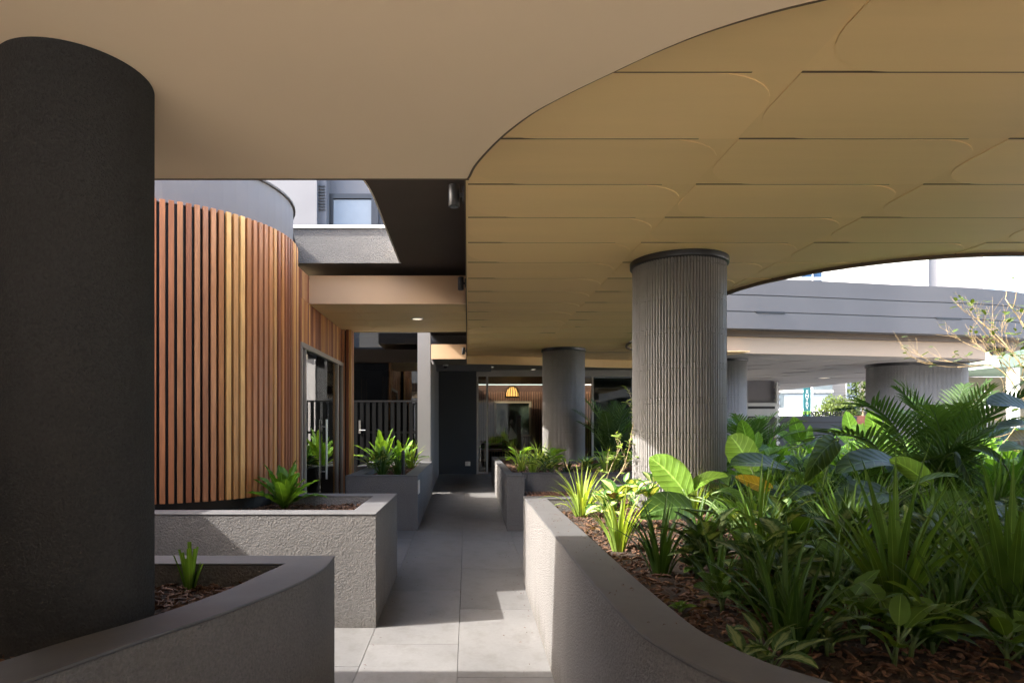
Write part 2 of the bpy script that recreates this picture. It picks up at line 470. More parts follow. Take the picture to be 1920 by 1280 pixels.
ANG = math.atan(0.035)
path = thing('path', 'grey stone-tiled ramp running between the planters', None, (0, 0, 0), kind='structure')
b = MB()
b.add([(-7, -1.1, floor_z(-1.1) - 0.012), (12, -1.1, floor_z(-1.1) - 0.012), (12, 16, floor_z(16) - 0.012), (-7, 16, floor_z(16) - 0.012)], [(0, 1, 2, 3)])
b.build('joint_bed', M['joint'], path)
TW, TL = 0.597, 1.197
tm = MB().box(0, TW, 0, TL, -0.02, 0)
t0 = tm.build('tile', M['tile'], path, bevel=0.0015)
first = True
for ci in range(-3, 5):
    x0 = -0.66 + 0.6 * ci
    off = {0: 0.55, 1: 0.55 - 0.5, -1: 0.2, 2: 0.3}.get(ci, 0.1 * (ci % 7))
    for ri in range(-1, 12):
        y0 = off + 1.2 * ri - 0.05
        if ci not in (0, 1) and (ri < 1 or ri > 9): continue
        if ci >= 2 and not (5.4 < y0 + 1.2 and y0 < 8.5): continue
        if ci <= -2 and not (2.9 < y0 + 1.2 and y0 < 8): continue
        if first:
            t = t0; first = False
        else:
            t = inst(t0, 'tile', path)
            mb = t.modifiers.new('bevel', 'BEVEL'); mb.width = 0.0015; mb.segments = 2
        t.location = (x0, y0, floor_z(y0))
        t.rotation_euler = (ANG, 0, 0)

# ------------------------------------------------------------------ near beige ceiling
HB = 1.20
edge = [(-9, 3.215), (0.0, 3.215), (0.014, 3.19), (0.05, 3.03), (0.15, 2.77), (0.27, 2.55), (0.40, 2.39), (0.54, 2.245), (0.677, 2.11), (0.832, 1.99), (1.066, 1.87), (1.5, 1.72), (2.2, 1.62), (3.2, 1.6), (4.6, 1.7), (6.2, 1.9)]
edge = [(x if x < -5 else x * HB / 1.3, y * HB / 1.3) for x, y in edge]
YB = edge[0][1]
e2 = [Vector(edge[0])] + spline(edge[1:], 5)
poly = [(p[0], p[1]) for p in e2] + [(6.2, -1.6), (-9, -1.6)]
bc = thing('ceiling', 'smooth beige ceiling with curved edge above the near planters', None, kind='structure')
MB().prism(poly, H(HB), H(HB) + 0.12).build('ceiling_sheet', M['beige'], bc)
tr = MB()
tr.box(-9, 0.006, YB + 0.002, YB + 0.05, H(HB) + 0.012, H(HB) + 0.30)
tr.build('edge_trim', M['trim'], bc)
ou = [(p[0] - 0.0, p[1]) for p in e2[1:]]
inn = []
for i, p in enumerate(e2[1:]):
    q = e2[1:]
    t = (q[min(i + 1, len(q) - 1)] - q[max(i - 1, 0)]).normalized()
    inn.append((p[0] - t[1] * -0.012, p[1] + t[0] * 0.012))
MB().ring(inn, ou, H(HB) - 0.002, H(1.49), closed=False).build('edge_trim', M['trim'], bc)

# ------------------------------------------------------------------ gold panelled ceiling with the garden void
HG = 1.50
VX0, VY0, VR = 2.89, 5.30, 1.77          # void: left edge, near edge, corner radius
VY1, VR2 = 12.35, 1.4
void = []
for k in range(13):
    a = PI / 2 * k / 12
    void.append((VX0 + VR - VR * math.sin(a), VY0 + VR - VR * math.cos(a)))
for k in range(13):
    a = PI / 2 * k / 12
    void.append((VX0 + VR2 - VR2 * math.cos(a), VY1 - VR2 + VR2 * math.sin(a)))
outline = [(-0.012, 1.0), (6.2, 1.0), (6.2, VY0)] + void + [(4.6, 12.4), (4.6, 16.5), (-0.012, 16.5)]
gc = thing('ceiling', 'gold panelled ceiling with leaf-shaped joints over the path', None, kind='structure')
MB().prism(outline, H(HG) + 0.0045, H(1.84)).build('ceiling_backing', M['gold_back'], gc)
def push_out(x, y):
    """points inside the void slide to its edge"""
    if x > VX0 and y > VY0 and y < VY1:
        cx, cy = VX0 + VR, VY0 + VR
        if x < cx and y < cy:
            d = math.hypot(x - cx, y - cy)
            if d < VR:
                k = VR / max(d, 1e-6); return (cx + (x - cx) * k, cy + (y - cy) * k), True
            return (x, y), False
        if y <= cy: return (x, VY0), True
        if x < cx and y < VY1 - VR2: return (VX0, y), True
        return (x, y), True
    return (x, y), False
PW, PL, GAP = 1.41, 0.602, 0.013
for ri in range(-2, 24):
    ya = 2.60 + PL * ri + GAP / 2; yb = ya + PL - GAP
    flip = ri >= 11
    for ci in range(0, 5):
        xa = PW * ci + GAP / 2 + (0.0 if ci else -0.004); xb = PW * ci + PW - GAP / 2
        if (ya > VY1 and xb > 4.6) or xb > 6.3: continue
        rx, ry = 0.36, 0.30
        def corner(cx, cy, a0):
            return [(cx + rx * math.cos(a0 + PI / 2 * k / 8), cy + ry * math.sin(a0 + PI / 2 * k / 8)) for k in range(9)]
        if not flip:
            pl = [(xa, ya)] + corner(xb - rx, ya + ry, -PI / 2) + [(xb, yb)] + corner(xa + rx, yb - ry, PI / 2)
        else:
            pl = corner(xa + rx, ya + ry, PI) + [(xb, ya)] + corner(xb - rx, yb - ry, 0) + [(xa, yb)]
        dense = []
        for i in range(len(pl)):
            p, q = pl[i], pl[(i + 1) % len(pl)]
            n = max(1, int(math.hypot(q[0] - p[0], q[1] - p[1]) / 0.06))
            dense += [(p[0] + (q[0] - p[0]) * k / n, p[1] + (q[1] - p[1]) * k / n) for k in range(n)]
        inside = 0; out = []
        for p in dense:
            q, f = push_out(*p); inside += f
            if not out or math.hypot(q[0] - out[-1][0], q[1] - out[-1][1]) > 1e-4: out.append(q)
        if inside == len(dense): continue
        if inside > 0:
            A = abs(sum(out[i][0] * out[(i + 1) % len(out)][1] - out[(i + 1) % len(out)][0] * out[i][1] for i in range(len(out)))) / 2
            if A < 0.02: continue
        else:
            out = pl
        MB().prism(out, H(HG), H(HG) + 0.012).build('panel', M['gold'], gc)
        ja, jb = (xa, xb - rx * 0.55) if not flip else (xa + rx * 0.55, xb)
        if ya < 10 and not any(push_out(x, ya)[1] for x in (ja, jb)):
            MB().box(ja, jb, ya - GAP + 0.0012, ya - 0.0012, H(HG) + 0.0015, H(HG) + 0.01).build('joint_shade_strip', M['trim'], gc)  # dark strip in the row gap stands in for its shade
# lip round the void
lip_o = [(6.2, VY0)] + void
lip_i = []
for i, p in enumerate(lip_o):
    a = Vector(lip_o[max(i - 1, 0)]); c = Vector(lip_o[min(i + 1, len(lip_o) - 1)])
    t = (c - a).normalized(); n = Vector((t[1], -t[0]))
    lip_i.append((p[0] - n[0] * 0.03, p[1] - n[1] * 0.03))
MB().ring(lip_o, lip_i, H(HG) - 0.03, H(1.845), closed=False).build('edge_trim', M['trim'], gc)
MB().box(-0.022, -0.0125, 3.03, 13.9, H(HG) - 0.004, H(1.84)).build('edge_trim', M['trim'], gc)

# gold strip between the two light wells, on the left
st = thing('ceiling', 'gold ceiling strip between the two openings beside the timber wall', None, kind='structure')
MB().box(-3.2, -0.024, 7.5, 9.72, H(HG) + 0.0045, H(1.80)).build('ceiling_backing', M['gold_back'], st)
for ri in range(0, 4):
    ya = 7.506 + 0.553 * ri; yb = ya + 0.548
    for (xa, xb) in ((-3.2, -1.452), (-1.448, -0.026)):
        rx, ry = 0.3, 0.2
        def corner(cx, cy, a0):
            return [(cx + rx * math.cos(a0 + PI / 2 * k / 8), cy + ry * math.sin(a0 + PI / 2 * k / 8)) for k in range(9)]
        pl = corner(xa + rx, ya + ry, PI) + [(xb, ya)] + corner(xb - rx, yb - ry, 0) + [(xa, yb)]
        MB().prism(pl, H(HG), H(HG) + 0.016).build('panel', M['gold'], st)
MB().box(-1.93, -0.024, 7.47, 7.498, H(HG) - 0.004, H(1.84)).build('fascia', M['fascia'], st)
MB().box(-3.2, -0.024, 9.722, 9.75, H(HG) - 0.004, H(1.80)).build('fascia', M['trim'], st)

# low ceiling in front of the lobby
lc = thing('ceiling', 'low taupe ceiling in front of the lobby glazing', None, kind='structure')
LH = 1.32
lp = [(-0.735, 11.95), (-0.03, 11.95), (-0.025, 12.85)] + [tuple(p) for p in spline([(-0.02, 12.87), (0.5, 12.95), (1.2, 13.1), (2.2, 13.4), (3.2, 13.7), (4.5, 13.85)], 5)] + [(4.6, 13.9), (4.6, 19), (-0.735, 19)]
MB().prism(lp, H(LH), H(LH) + 0.1).build('ceiling_sheet', surf('low_ceiling', (0.24, 0.21, 0.165), 0.8, 0.05, 0.6), lc)
MB().box(-0.735, -0.03, 11.90, 11.948, H(LH) - 0.003, H(1.60)).build('fascia', M['fascia'], lc)
lip = [Vector(p) for p in lp[3:-3]]
MB().ring([(p[0], p[1] - 0.012) for p in lip], [(p[0], p[1] + 0.0) for p in lip], H(LH) - 0.003, H(1.495), closed=False).build('fascia', M['gold'], lc)

# first-floor slab above (dark soffit)
us = thing('upper_floor', 'dark soffit of the floor above seen through the ceiling opening', None, kind='structure')
sl = MB()
near = [(-0.80, 7.30), (-0.795, 6.1), (-0.79, 5.2), (-0.83, 4.75), (-0.95, 4.2), (-1.1, 3.05)]
sl.prism([tuple(p) for p in near] + [(2.55, 3.05), (2.55, 13.5), (-0.78, 13.5)], H(1.95), H(2.22))
sl.prism([(-2.1, 7.304), (-0.801, 7.304), (-0.801, 9.6), (-2.1, 9.6)], H(1.951), H(2.20))
sl.build('slab', M['soffit_dark'], us)
MB().box(-2.15, -0.79, 7.27, 7.302, H(1.94), H(2.35)).build('upstand', M['plaster_up'], us)
MB().box(-2.15, -0.79, 7.25, 7.42, H(2.351), H(2.385)).build('coping', M['white'], us)
ed = [(-0.80, 7.268), (-0.795, 6.1), (-0.79, 5.2), (-0.83, 4.75), (-0.95, 4.2), (-1.1, 3.30)]
ed = [tuple(p) for p in spline(ed, 5)]
MB().ring([(p[0] - 0.014, p[1] - 0.006) for p in ed], [(p[0] - 0.001, p[1]) for p in ed], H(1.945), H(2.225), closed=False).build('edge_band', M['white'], us)

# ------------------------------------------------------------------ timber-clad building on the left
DC, DR = Vector((-2.845, 5.852)), 1.165
tb = thing('timber_building', 'curved timber-slat clad building with a glass door beside the left planters', 'building', (-2.8, 6, 0))
wall = MB()
arc = []
for k in range(0, 41):
    a = R(-200 + 215 * k / 40)
    arc.append((DC[0] + (DR - 0.05) * math.cos(a), DC[1] + (DR - 0.05) * math.sin(a)))
wall.prism(arc, H(-1.7), H(1.76))
wall.box(-3.2, -1.985, 6.0, 7.12, H(-1.7), H(1.84))
wall.box(-3.2, -1.985, 7.121, 9.5, H(1.0), H(1.49))
wall.box(-3.2, -1.85, 9.50, 9.72, H(-1.7), H(1.49))
wall.build('backing_wall', M['black'], tb)
band = MB()
arc2 = []
for k in range(0, 41):
    a = R(-200 + 232 * k / 40)
    arc2.append((DC[0] + (DR - 0.03) * math.cos(a), DC[1] + (DR - 0.03) * math.sin(a)))
band.prism([(-9, 5.0)] + arc2 + [(-2.05, 7.24), (-2.4, 7.24), (-9, 7.24)], H(1.761), H(2.15))
band.build('upper_band', M['grey_wall'], tb)
MB().box(-9, -3.3, 5.3, 9.6, H(2.152), H(3.3)).build('added_shade_block', M['grey_wall'], tb)  # tall block added to cast shade on the right garden bed rim
MB().prism([(p[0] + (p[0] - DC[0]) * 0.02, p[1] + (p[1] - DC[1]) * 0.02) for p in arc2] + [(-2.03, 7.23), (-9, 7.23), (-9, 5.0)], H(2.151), H(2.17)).build('coping', M['plaster_up'], tb)
MB().box(-9, -3.75, 4.95, 9.6, H(-1.7), H(1.76)).build('side_wall', M['dark_wall'], tb)
plinth = MB()
plinth.prism([(DC[0] + (p[0] - DC[0]) * 0.985, DC[1] + (p[1] - DC[1]) * 0.985) for p in arc], H(-1.69), H(-0.6))
# slats: each its own board
SW, SD, PITCH = 0.040, 0.036, 0.062
base_d = MB().box(-SD / 2, SD / 2, -SW / 2, SW / 2, H(-0.60), H(1.77))
slat0 = base_d.build('slat', M['slat'], tb, bevel=0.003)
n_s = int(R(195) * DR / PITCH)
first = True
def slat_copy(src, loc, rz):
    c = inst(src, 'slat', tb, loc, rz)
    m2 = c.modifiers.new('bevel', 'BEVEL'); m2.width = 0.003; m2.segments = 2
    return c
for i in range(n_s):
    a = R(28) - i * PITCH / DR
    if a < R(-165): break
    loc = (DC[0] + DR * math.cos(a), DC[1] + DR * math.sin(a), 0)
    s = slat0 if first else slat_copy(slat0, loc, a)
    first = False
    s.location = loc; s.rotation_euler = (0, 0, a)
# straight run: full height before the door, above the door, and the end pier
full = MB().box(-SD / 2, SD / 2, -SW / 2, SW / 2, H(-1.5), H(1.83)).build('slat', M['slat'], tb, bevel=0.003)
full.location = (-1.95, 6.45, 0)
y = 6.45 + PITCH
while y < 7.10:
    slat_copy(full, (-1.95, y, 0), 0); y += PITCH
over = MB().box(-SD / 2, SD / 2, -SW / 2, SW / 2, H(0.99), H(1.495)).build('slat', M['slat'], tb, bevel=0.003)
over.location = (-1.95, 7.14, 0)
tall = MB().box(-SD / 2, SD / 2, -SW / 2, SW / 2, H(1.50), H(1.83)).build('slat', M['slat'], tb, bevel=0.003)
tall.location = (-1.95, 7.14, 0)
for k in range(1, 6): slat_copy(tall, (-1.95, 7.14 + PITCH * k, 0), 0)
MB().box(-3.2, -1.985, 7.122, 7.469, H(1.491), H(1.84)).build('backing_wall', M['black'], tb)
y = 7.14 + PITCH
while y < 9.48:
    slat_copy(over, (-1.95, y, 0), 0); y += PITCH
pier = MB().box(-SD / 2, SD / 2, -SW / 2, SW / 2, H(-1.4), H(1.78)).build('slat', M['slat'], tb, bevel=0.003)
pier.location = (-1.82, 9.50, 0)
y = 9.50 + PITCH
while y < 9.73:
    slat_copy(pier, (-1.82, y, 0), 0); y += PITCH
for x in (-1.86, -1.922, -1.984):
    slat_copy(pier, (x, 9.482, 0), PI / 2)
# door set
dr = MB()
dr.box(-1.975, -1.915, 7.10, 9.47, H(0.93), H(0.985))
dr.box(-1.970, -1.92, 7.10, 7.15, H(-1.5), H(0.929))
dr.box(-1.970, -1.92, 7.26, 7.31, H(-1.5), H(0.929))
dr.box(-1.970, -1.92, 9.08, 9.13, H(-1.5), H(0.929))
dr.box(-1.970, -1.92, 9.42, 9.47, H(-1.5), H(0.929))
dr.box(-1.970, -1.92, 7.10, 9.47, H(-1.5), H(-1.30))
door = dr.build('glass_door', M['frame'], tb)
MB().box(-1.95, -1.942, 7.311, 9.079, H(-1.299), H(0.928)).build('pane', M['glass'], door)
MB().box(-1.95, -1.942, 9.131, 9.419, H(-1.299), H(0.928)).build('pane', M['glass_dark'], door)
MB().box(-1.95, -1.942, 7.151, 7.259, H(-1.299), H(0.928)).build('pane', M['glass_dark'], door)
MB().tube([(-1.90, 8.25, H(-0.7)), (-1.90, 8.25, H(0.1))], 0.014, 8).tube([(-1.945, 8.25, H(-0.6)), (-1.90, 8.25, H(-0.6))], 0.008, 6).tube([(-1.945, 8.25, H(0.0)), (-1.90, 8.25, H(0.0))], 0.008, 6).build('pull_handle', M['metal'], door)
room = MB()
room.box(-5.0, -4.95, 6.9, 9.6, H(-1.4), H(1.0)); room.box(-5, -1.99, 9.502, 9.55, H(-1.4), H(0.99)); room.box(-5, -1.99, 6.85, 6.9, H(-1.4), H(0.99))
room.box(-5, -1.99, 6.9, 9.5, H(-1.45), H(-1.25)); room.build('room_wall', M['interior'], tb)
k = MB().box(-2.50, -2.20, 9.22, 9.40, H(0.12), H(0.86)).build('white_cabinet', M['offwhite'], None, bevel=0.004); tag(k, 'white wall cabinet behind the glass door of the timber building', 'cabinet')
k = MB().box(-2.52, -2.38, 9.20, 9.36, H(-1.25), H(0.118)).build('timber_post', M['wood_mid'], None, bevel=0.004); tag(k, 'brown timber post under the white cabinet behind the glass door', 'post')
k = MB().box(-2.30, -2.18, 9.24, 9.36, H(-1.25), H(0.10)).build('timber_post', M['wood_dark'], None, bevel=0.004); tag(k, 'darker short timber post behind the glass door', 'post')

# upper building at the back with its window, seen through the first opening
ub = thing('upper_building', 'pale grey rendered upper storey with a dark-framed window seen through the ceiling opening', 'building', (-3, 12.8, 0))
w = MB()
w.box(-9, -3.10, 12.6, 12.8, H(1.2), H(9)); w.box(-2.95, 0.5, 13.1, 13.3, H(1.2), H(9)); w.box(-3.10, -2.94, 12.75, 13.3, H(1.2), H(9))
w.build('wall', M['grey_wall'], ub)
f = MB(); zt, zb = H(4.95), H(3.2)
f.box(-3.0, -1.75, 13.03, 13.09, zt - 0.10, zt); f.box(-3.0, -2.86, 13.03, 13.09, zb, zt - 0.101); f.box(-2.05, -1.90, 13.03, 13.09, zb, zt - 0.101); f.box(-1.83, -1.75, 13.03, 13.09, zb, zt - 0.101)
wf = f.build('window', M['metal_dark'], ub)
MB().box(-2.859, -2.051, 13.06, 13.08, zb, zt - 0.12).build('pane', M['window_glass'], wf)
lv = MB()
for k in range(9): lv.box(-3.09, -2.97, 12.72, 12.745, H(4.5) + 0.06 * k, H(4.5) + 0.06 * k + 0.03)
lv.build('louvre', M['metal_dark'], ub)

# unseen wall added on the left: shades the planter face, darkens the near side
k = MB().box(-4.3, -4.0, -1.6, 4.6, -0.3, H(HB) - 0.005).build('added_boundary_wall', M['plaster'], None); tag(k, 'added unseen rendered wall at the far left that shades the near planters', 'wall')

ob = thing('added_opposite_building', 'added unseen tan building behind the viewer that shuts out the low sky', 'building', (0, -8, 0))  # unseen building added to keep direct sky off the foreground
MB().box(-16, 22, -9.5, -7.5, -0.9, H(8)).build('wall', surf('tan_render', (0.28, 0.26, 0.23), 0.8, 0.06, 0.5), ob)
MB().box(-16.1, 22.1, -9.6, -7.4, H(8.001), H(8.2)).build('coping', M['plaster_up'], ob)
fc = MB().add([(-16, -7.5, -0.52), (22, -7.5, -0.52), (22, -1.0, -0.16), (-16, -1.0, -0.16)], [(0, 1, 2, 3)]).build('bounce_forecourt', surf('pale_warm_paving', (0.45, 0.425, 0.385), 0.85, 0.1, 0.6), None); fc['kind'] = 'structure'  # unseen paving added to bounce sunlight up to the ceilings
k = MB().box(6.21, 6.4, -1.6, 4.2, -0.9, H(HB) - 0.006).build('side_wall', M['dark_wall'], None); tag(k, 'added unseen charcoal wall beyond the right edge that cuts light from the right', 'wall')  # unseen wall added to darken the near right garden
# ------------------------------------------------------------------ dark glass recess, gate and pillar behind the far-left planter
dg = thing('dark_shopfront', 'black glazed recess behind the slatted gate, slats inside standing in for a reflection', 'shopfront', (-1.7, 12.3, 0))
d = MB()
d.box(-3.6, -0.9, 13.6, 13.7, floor_z(12), H(1.9)); d.box(-3.7, -3.6, 12.0, 13.7, floor_z(12), H(1.9)); d.box(-0.93, -0.87, 12.02, 13.6, floor_z(12), H(1.2)); d.box(-3.7, -0.87, 12.0, 13.7, H(1.901), H(2.0)); d.box(-3.7, -0.7, 11.9, 13.7, floor_z(12) - 0.3, floor_z(12))
d.build('recess_wall', M['black'], dg)
MB().box(-3.6, -0.93, 12.0, 12.02, floor_z(12), H(1.9)).build('pane', M['glass_dark'], dg)
for k in range(13):  # slats modelled behind the pane in place of their reflection
    MB().box(-1.72 + 0.052 * k, -1.69 + 0.052 * k, 12.35 - 0.012 * abs(k - 6), 12.40, H(0.0), H(1.02 - 0.006 * k)).build('slat', M['slat'], dg)
for k in range(3):
    MB().box(-2.18 + 0.05 * k, -2.155 + 0.05 * k, 12.5, 12.54, H(0.0), H(0.98)).build('slat', M['slat'], dg)

gt = thing('gate', 'black slatted metal gate with a silver lever behind the far-left planter', 'gate', (-1.5, 11.2, 0))
fr = MB(); gy = 11.2
fr.box(-2.12, -0.90, gy, gy + 0.04, H(0.455), H(0.485)); fr.box(-2.12, -0.90, gy + 0.002, gy + 0.038, H(-1.05), H(-1.0)); fr.box(-2.12, -0.90, gy + 0.03, gy + 0.05, H(-0.12), H(-0.08))
fr.build('frame', M['black'], gt)
pk = MB().box(0, 0.062, 0.004, 0.024, H(-1.0), H(0.454)).build('picket', surf('gate_black', (0.005, 0.0055, 0.006), 0.6, spec=0.15), gt)
pk.location = (-2.08, gy, 0)
for k in range(1, 11): inst(pk, 'picket', gt, (-2.08 + 0.112 * k, gy, 0))
lv = MB(); lx = -1.99
lv.box(lx, lx + 0.035, gy - 0.012, gy - 0.001, H(-0.12), H(0.12)); lv.tube([(lx + 0.018, gy - 0.012, H(-0.06)), (lx + 0.018, gy - 0.05, H(-0.06)), (lx + 0.13, gy - 0.05, H(-0.06))], 0.009, 8)
lv.build('lever_handle', M['metal'], gt)

pl = MB()
pl.box(-0.90, -0.67, 11.0, 11.20, H(-0.7), H(1.90)); pl.box(-0.90, -0.67, 11.202, 11.94, floor_z(11) - 0.2, H(1.20)); pl.box(-0.90, -0.67, 11.942, 14.3, floor_z(11) - 0.2, H(1.319))
o = pl.build('pillar_wall', surf('warm_grey_wall', (0.20, 0.195, 0.195), 0.75, 0.06, 0.9, 0.1, 80, 0.002), None); tag(o, 'tall grey wall with square end rising behind the far-left planter', 'wall')
dw = thing('lobby_wall', 'charcoal wall panel facing the path left of the lobby glazing', 'wall', (-0.2, 14.3, 0))
MB().box(-0.669, 0.20, 14.2, 14.45, floor_z(14) - 0.2, H(1.319)).build('wall_panel', M['dark_wall'], dw)

# lobby
lb = thing('lobby', 'glazed lobby at the end of the path with timber-slat back wall', 'building', (1.6, 16, 0))
LF = floor_z(14.3)
rm = MB()
rm.box(0.2, 4.6, 14.2, 20, LF - 0.15, LF); rm.box(0.2, 4.6, 19.4, 19.5, LF, H(1.319)); rm.box(0.2, 0.24, 14.46, 19.4, LF, H(1.319)); rm.box(4.5, 4.6, 13.95, 19.4, LF, H(1.319))
rm.build('room_wall', M['wood_dark'], lb)
MB().box(2.95, 4.05, 14.34, 14.40, LF, H(1.16)).build('wall_panel', M['dark_wall'], lb)
fm = MB()
fm.box(0.2, 4.5, 14.24, 14.32, H(1.17), H(1.319))
for x in (0.205, 0.43, 2.88, 4.06): fm.box(x, x + 0.045, 14.25, 14.31, LF, H(1.169))
fm.box(0.25, 0.43, 14.25, 14.31, LF, LF + 0.05)
ff = fm.build('frame', M['frame'], lb)
for (a, c) in ((0.251, 0.429), (0.476, 2.879), (2.926, 4.059), (4.106, 4.49)):
    MB().box(a, c, 14.275, 14.285, LF + 0.051, H(1.168)).build('pane', M['glass_lobby'], ff)
ws = MB().box(0, 0.03, 0, 0.05, LF, H(1.1)).build('slat', M['wood_mid'], lb); ws.location = (0.3, 19.3, 0)
for k in range(1, 55): inst(ws, 'slat', lb, (0.3 + 0.075 * k, 19.3, 0))
pt = thing('framed_mirror', 'large framed mirror on the slatted lobby wall', 'mirror', (1.4, 19.2, 0))
m_ = MB(); m_.box(0.83, 0.90, 19.18, 19.25, H(-0.30), H(0.80)); m_.box(1.92, 1.99, 19.18, 19.25, H(-0.30), H(0.80)); m_.box(0.901, 1.919, 19.182, 19.25, H(0.74), H(0.80)); m_.box(0.901, 1.919, 19.182, 19.25, H(-0.30), H(-0.24))
m_.build('frame', surf('pale_timber_frame', (0.45, 0.34, 0.22), 0.5), pt)
MB().box(0.901, 1.919, 19.2, 19.21, H(-0.239), H(0.739)).build('mirror_glass', surf('mirror', (0.20, 0.24, 0.17), 0.06, 0.5, 4, metal=0.9), pt)
lmp = thing('pendant_lamp', 'warm glowing slatted pendant lamp inside the lobby', 'lamp', (1.25, 17.2, H(0.8)))
MB().lathe([(0.17, H(0.86)), (0.165, H(0.95)), (0.13, H(1.05)), (0.06, H(1.11)), (0.01, H(1.125))], 1.25, 17.2, 24).build('lamp_diffuser', M['lamp'], lmp, smooth=True)
rb = MB()
for k in range(16):
    a = 2 * PI * k / 16
    rb.tube([(1.25 + q * math.cos(a), 17.2 + q * math.sin(a), H(z)) for q, z in ((0.195, 0.84), (0.19, 0.96), (0.15, 1.07), (0.08, 1.13), (0.02, 1.15))], 0.010, 4)
rb.lathe([(0.2, H(0.82)), (0.2, H(0.85))], 1.25, 17.2, 24); rb.build('lamp_shade', M['black'], lmp)
ct = thing('reception_counter', 'timber-topped slatted reception counter inside the lobby', 'counter', (1.3, 16.6, LF))
MB().box(0.35, 2.6, 16.4, 17.0, H(-0.66), H(-0.60)).build('counter_top', M['wood_mid'], ct)
MB().box(0.40, 2.55, 16.5, 16.95, LF, H(-0.661)).build('counter_body', M['black'], ct)
cs = MB().box(0, 0.03, 16.46, 16.499, LF, H(-0.662)).build('slat', M['wood_mid'], ct); cs.location = (0.42, 0, 0)
for k in range(1, 30): inst(cs, 'slat', ct, (0.42 + 0.072 * k, 0, 0))
ar = MB(); ar.box(0.42, 0.47, 15.0, 15.1, LF + 0.3, H(-0.45)); ar.box(0.42, 0.85, 15.0, 15.1, H(-0.45), H(-0.40)); ar.box(0.24, 0.47, 15.0, 15.1, LF + 0.25, LF + 0.299)
k = ar.build('side_table', surf('pale_oak', (0.45, 0.30, 0.2), 0.5), None); tag(k, 'pale timber side table frame just inside the lobby glass', 'table')
for i, x in enumerate((1.22, 1.58)):
    k = MB().box(x, x + 0.10, 15.2, 15.35, LF, H(0.28)).build('timber_post', M['wood_mid'], None, bevel=0.004)
    tag(k, ('left brown timber post standing inside the lobby glass', 'right brown timber post standing inside the lobby glass')[i], 'post')
k = MB().add([(1.0, 16.7, H(-0.35)), (1.12, 16.62, H(-0.42)), (1.02, 16.66, H(0.02)), (1.12, 16.7, H(-0.35)), (1.36, 16.6, H(-0.30)), (1.15, 16.66, H(0.06))], [(0, 1, 2), (3, 4, 5)])
k = k.build('white_sculpture', M['white'], None); k.modifiers.new('thick', 'SOLIDIFY').thickness = 0.012
tag(k, 'folded white card display on the lobby counter', 'display')

# ------------------------------------------------------------------ right wing across the garden
wg = thing('right_wing', 'long curved grey building wing with sand-coloured fascia across the garden', 'building', (9, 13, 0))
def wing_curve(dy, fas=False):
    c = [(2.2, 12.0), (3.6, 12.02), (5.14, 12.12), (7.0, 12.40), (9.0, 12.76), (10.6, 13.02)] + ([(11.5, 13.3), (12.0, 13.9), (12.15, 15.6)] if fas else [(12.0, 13.42), (13.2, 14.2), (13.9, 15.6)])
    pts = spline(c, 6); out = []
    for i, p in enumerate(pts):
        t = (pts[min(i + 1, len(pts) - 1)] - pts[max(i - 1, 0)]).normalized()
        out.append((p[0] - t[1] * dy, p[1] + t[0] * dy))
    return out
for j, (za, zb_) in enumerate(((1.95, 2.275), (2.295, 2.605), (2.625, 2.95))):
    MB().ring(wing_curve(0), wing_curve(0.25), H(za), H(zb_), closed=False).build('parapet_band', M['parapet'], wg)
MB().ring(wing_curve(0.02), wing_curve(0.2), H(2.274), H(2.296), closed=False).ring(wing_curve(0.02), wing_curve(0.2), H(2.604), H(2.626), closed=False).build('groove', M['metal_dark'], wg)
wc = wing_curve(-0.004)
for i0 in (14, 27):
    a, c = Vector(wc[i0]), Vector(wc[i0 + 3]); c = a + (c - a).normalized() * 0.62
    n = Vector((c[1] - a[1], a[0] - c[0])).normalized() * 0.01
    MB().ring([tuple(a + n), tuple(c + n)], [tuple(a - n * 3), tuple(c - n * 3)], H(2.262), H(2.30), closed=False).build('drain_slot', M['black'], wg)
MB().ring(wing_curve(0.25), wing_curve(0.5), H(1.835), H(1.96), closed=False).build('recess', M['trim'], wg)
MB().prism(wing_curve(0.03) + [(13.1, 16.5), (13.1, 27), (4.6, 27), (4.6, 16)], H(1.951), H(2.1)).build('slab', M['soffit_dark'], wg)
MB().ring(wing_curve(0.30, True), wing_curve(0.36, True), H(1.495), H(1.834), closed=False).build('fascia', M['fascia2'], wg)
wcf = wing_curve(0.36, True)
MB().prism(wcf + [(13.1, 16.5), (13.1, 27), (4.62, 27), (4.62, 12.6)], H(1.512), H(1.83)).build('soffit', M['wing_soffit'], wg)
# leaf-shaped soffit panels of the wing
def in_wing(x, y):
    for i in range(len(wcf) - 1):
        (x0, y0), (x1, y1) = wcf[i], wcf[i + 1]
        if min(x0, x1) <= x <= max(x0, x1) and abs(x1 - x0) > 1e-6:
            if y < y0 + (y1 - y0) * (x - x0) / (x1 - x0) + 0.02: return False
    return x < 13.05
for ri in range(0, 14):
    for ci in range(0, 4):
        xa, ya = 4.8 + 2.0 * ci + 0.5 * (ri % 2), 12.9 + 1.0 * ri
        xb, yb = xa + 1.99, ya + 0.985
        rx, ry = 0.6, 0.45
        def corner(cx, cy, a0):
            return [(cx + rx * math.cos(a0 + PI / 2 * k / 6), cy + ry * math.sin(a0 + PI / 2 * k / 6)) for k in range(7)]
        plg = corner(xa + rx, ya + ry, PI) + [(xb, ya)] + corner(xb - rx, yb - ry, 0) + [(xa, yb)]
        if all(in_wing(*p) for p in plg):
            MB().prism(plg, H(1.50), H(1.515)).build('panel', M['wing_soffit'], wg)
MB().box(8.2, 10.0, 20.0, 20.4, -0.9, H(1.51)).box(9.95, 10.25, 20.2, 26.9, H(-1), H(1.51)).build('wall', surf('wing_wall', (0.22, 0.21, 0.22), 0.7, 0.06, 0.8), wg)
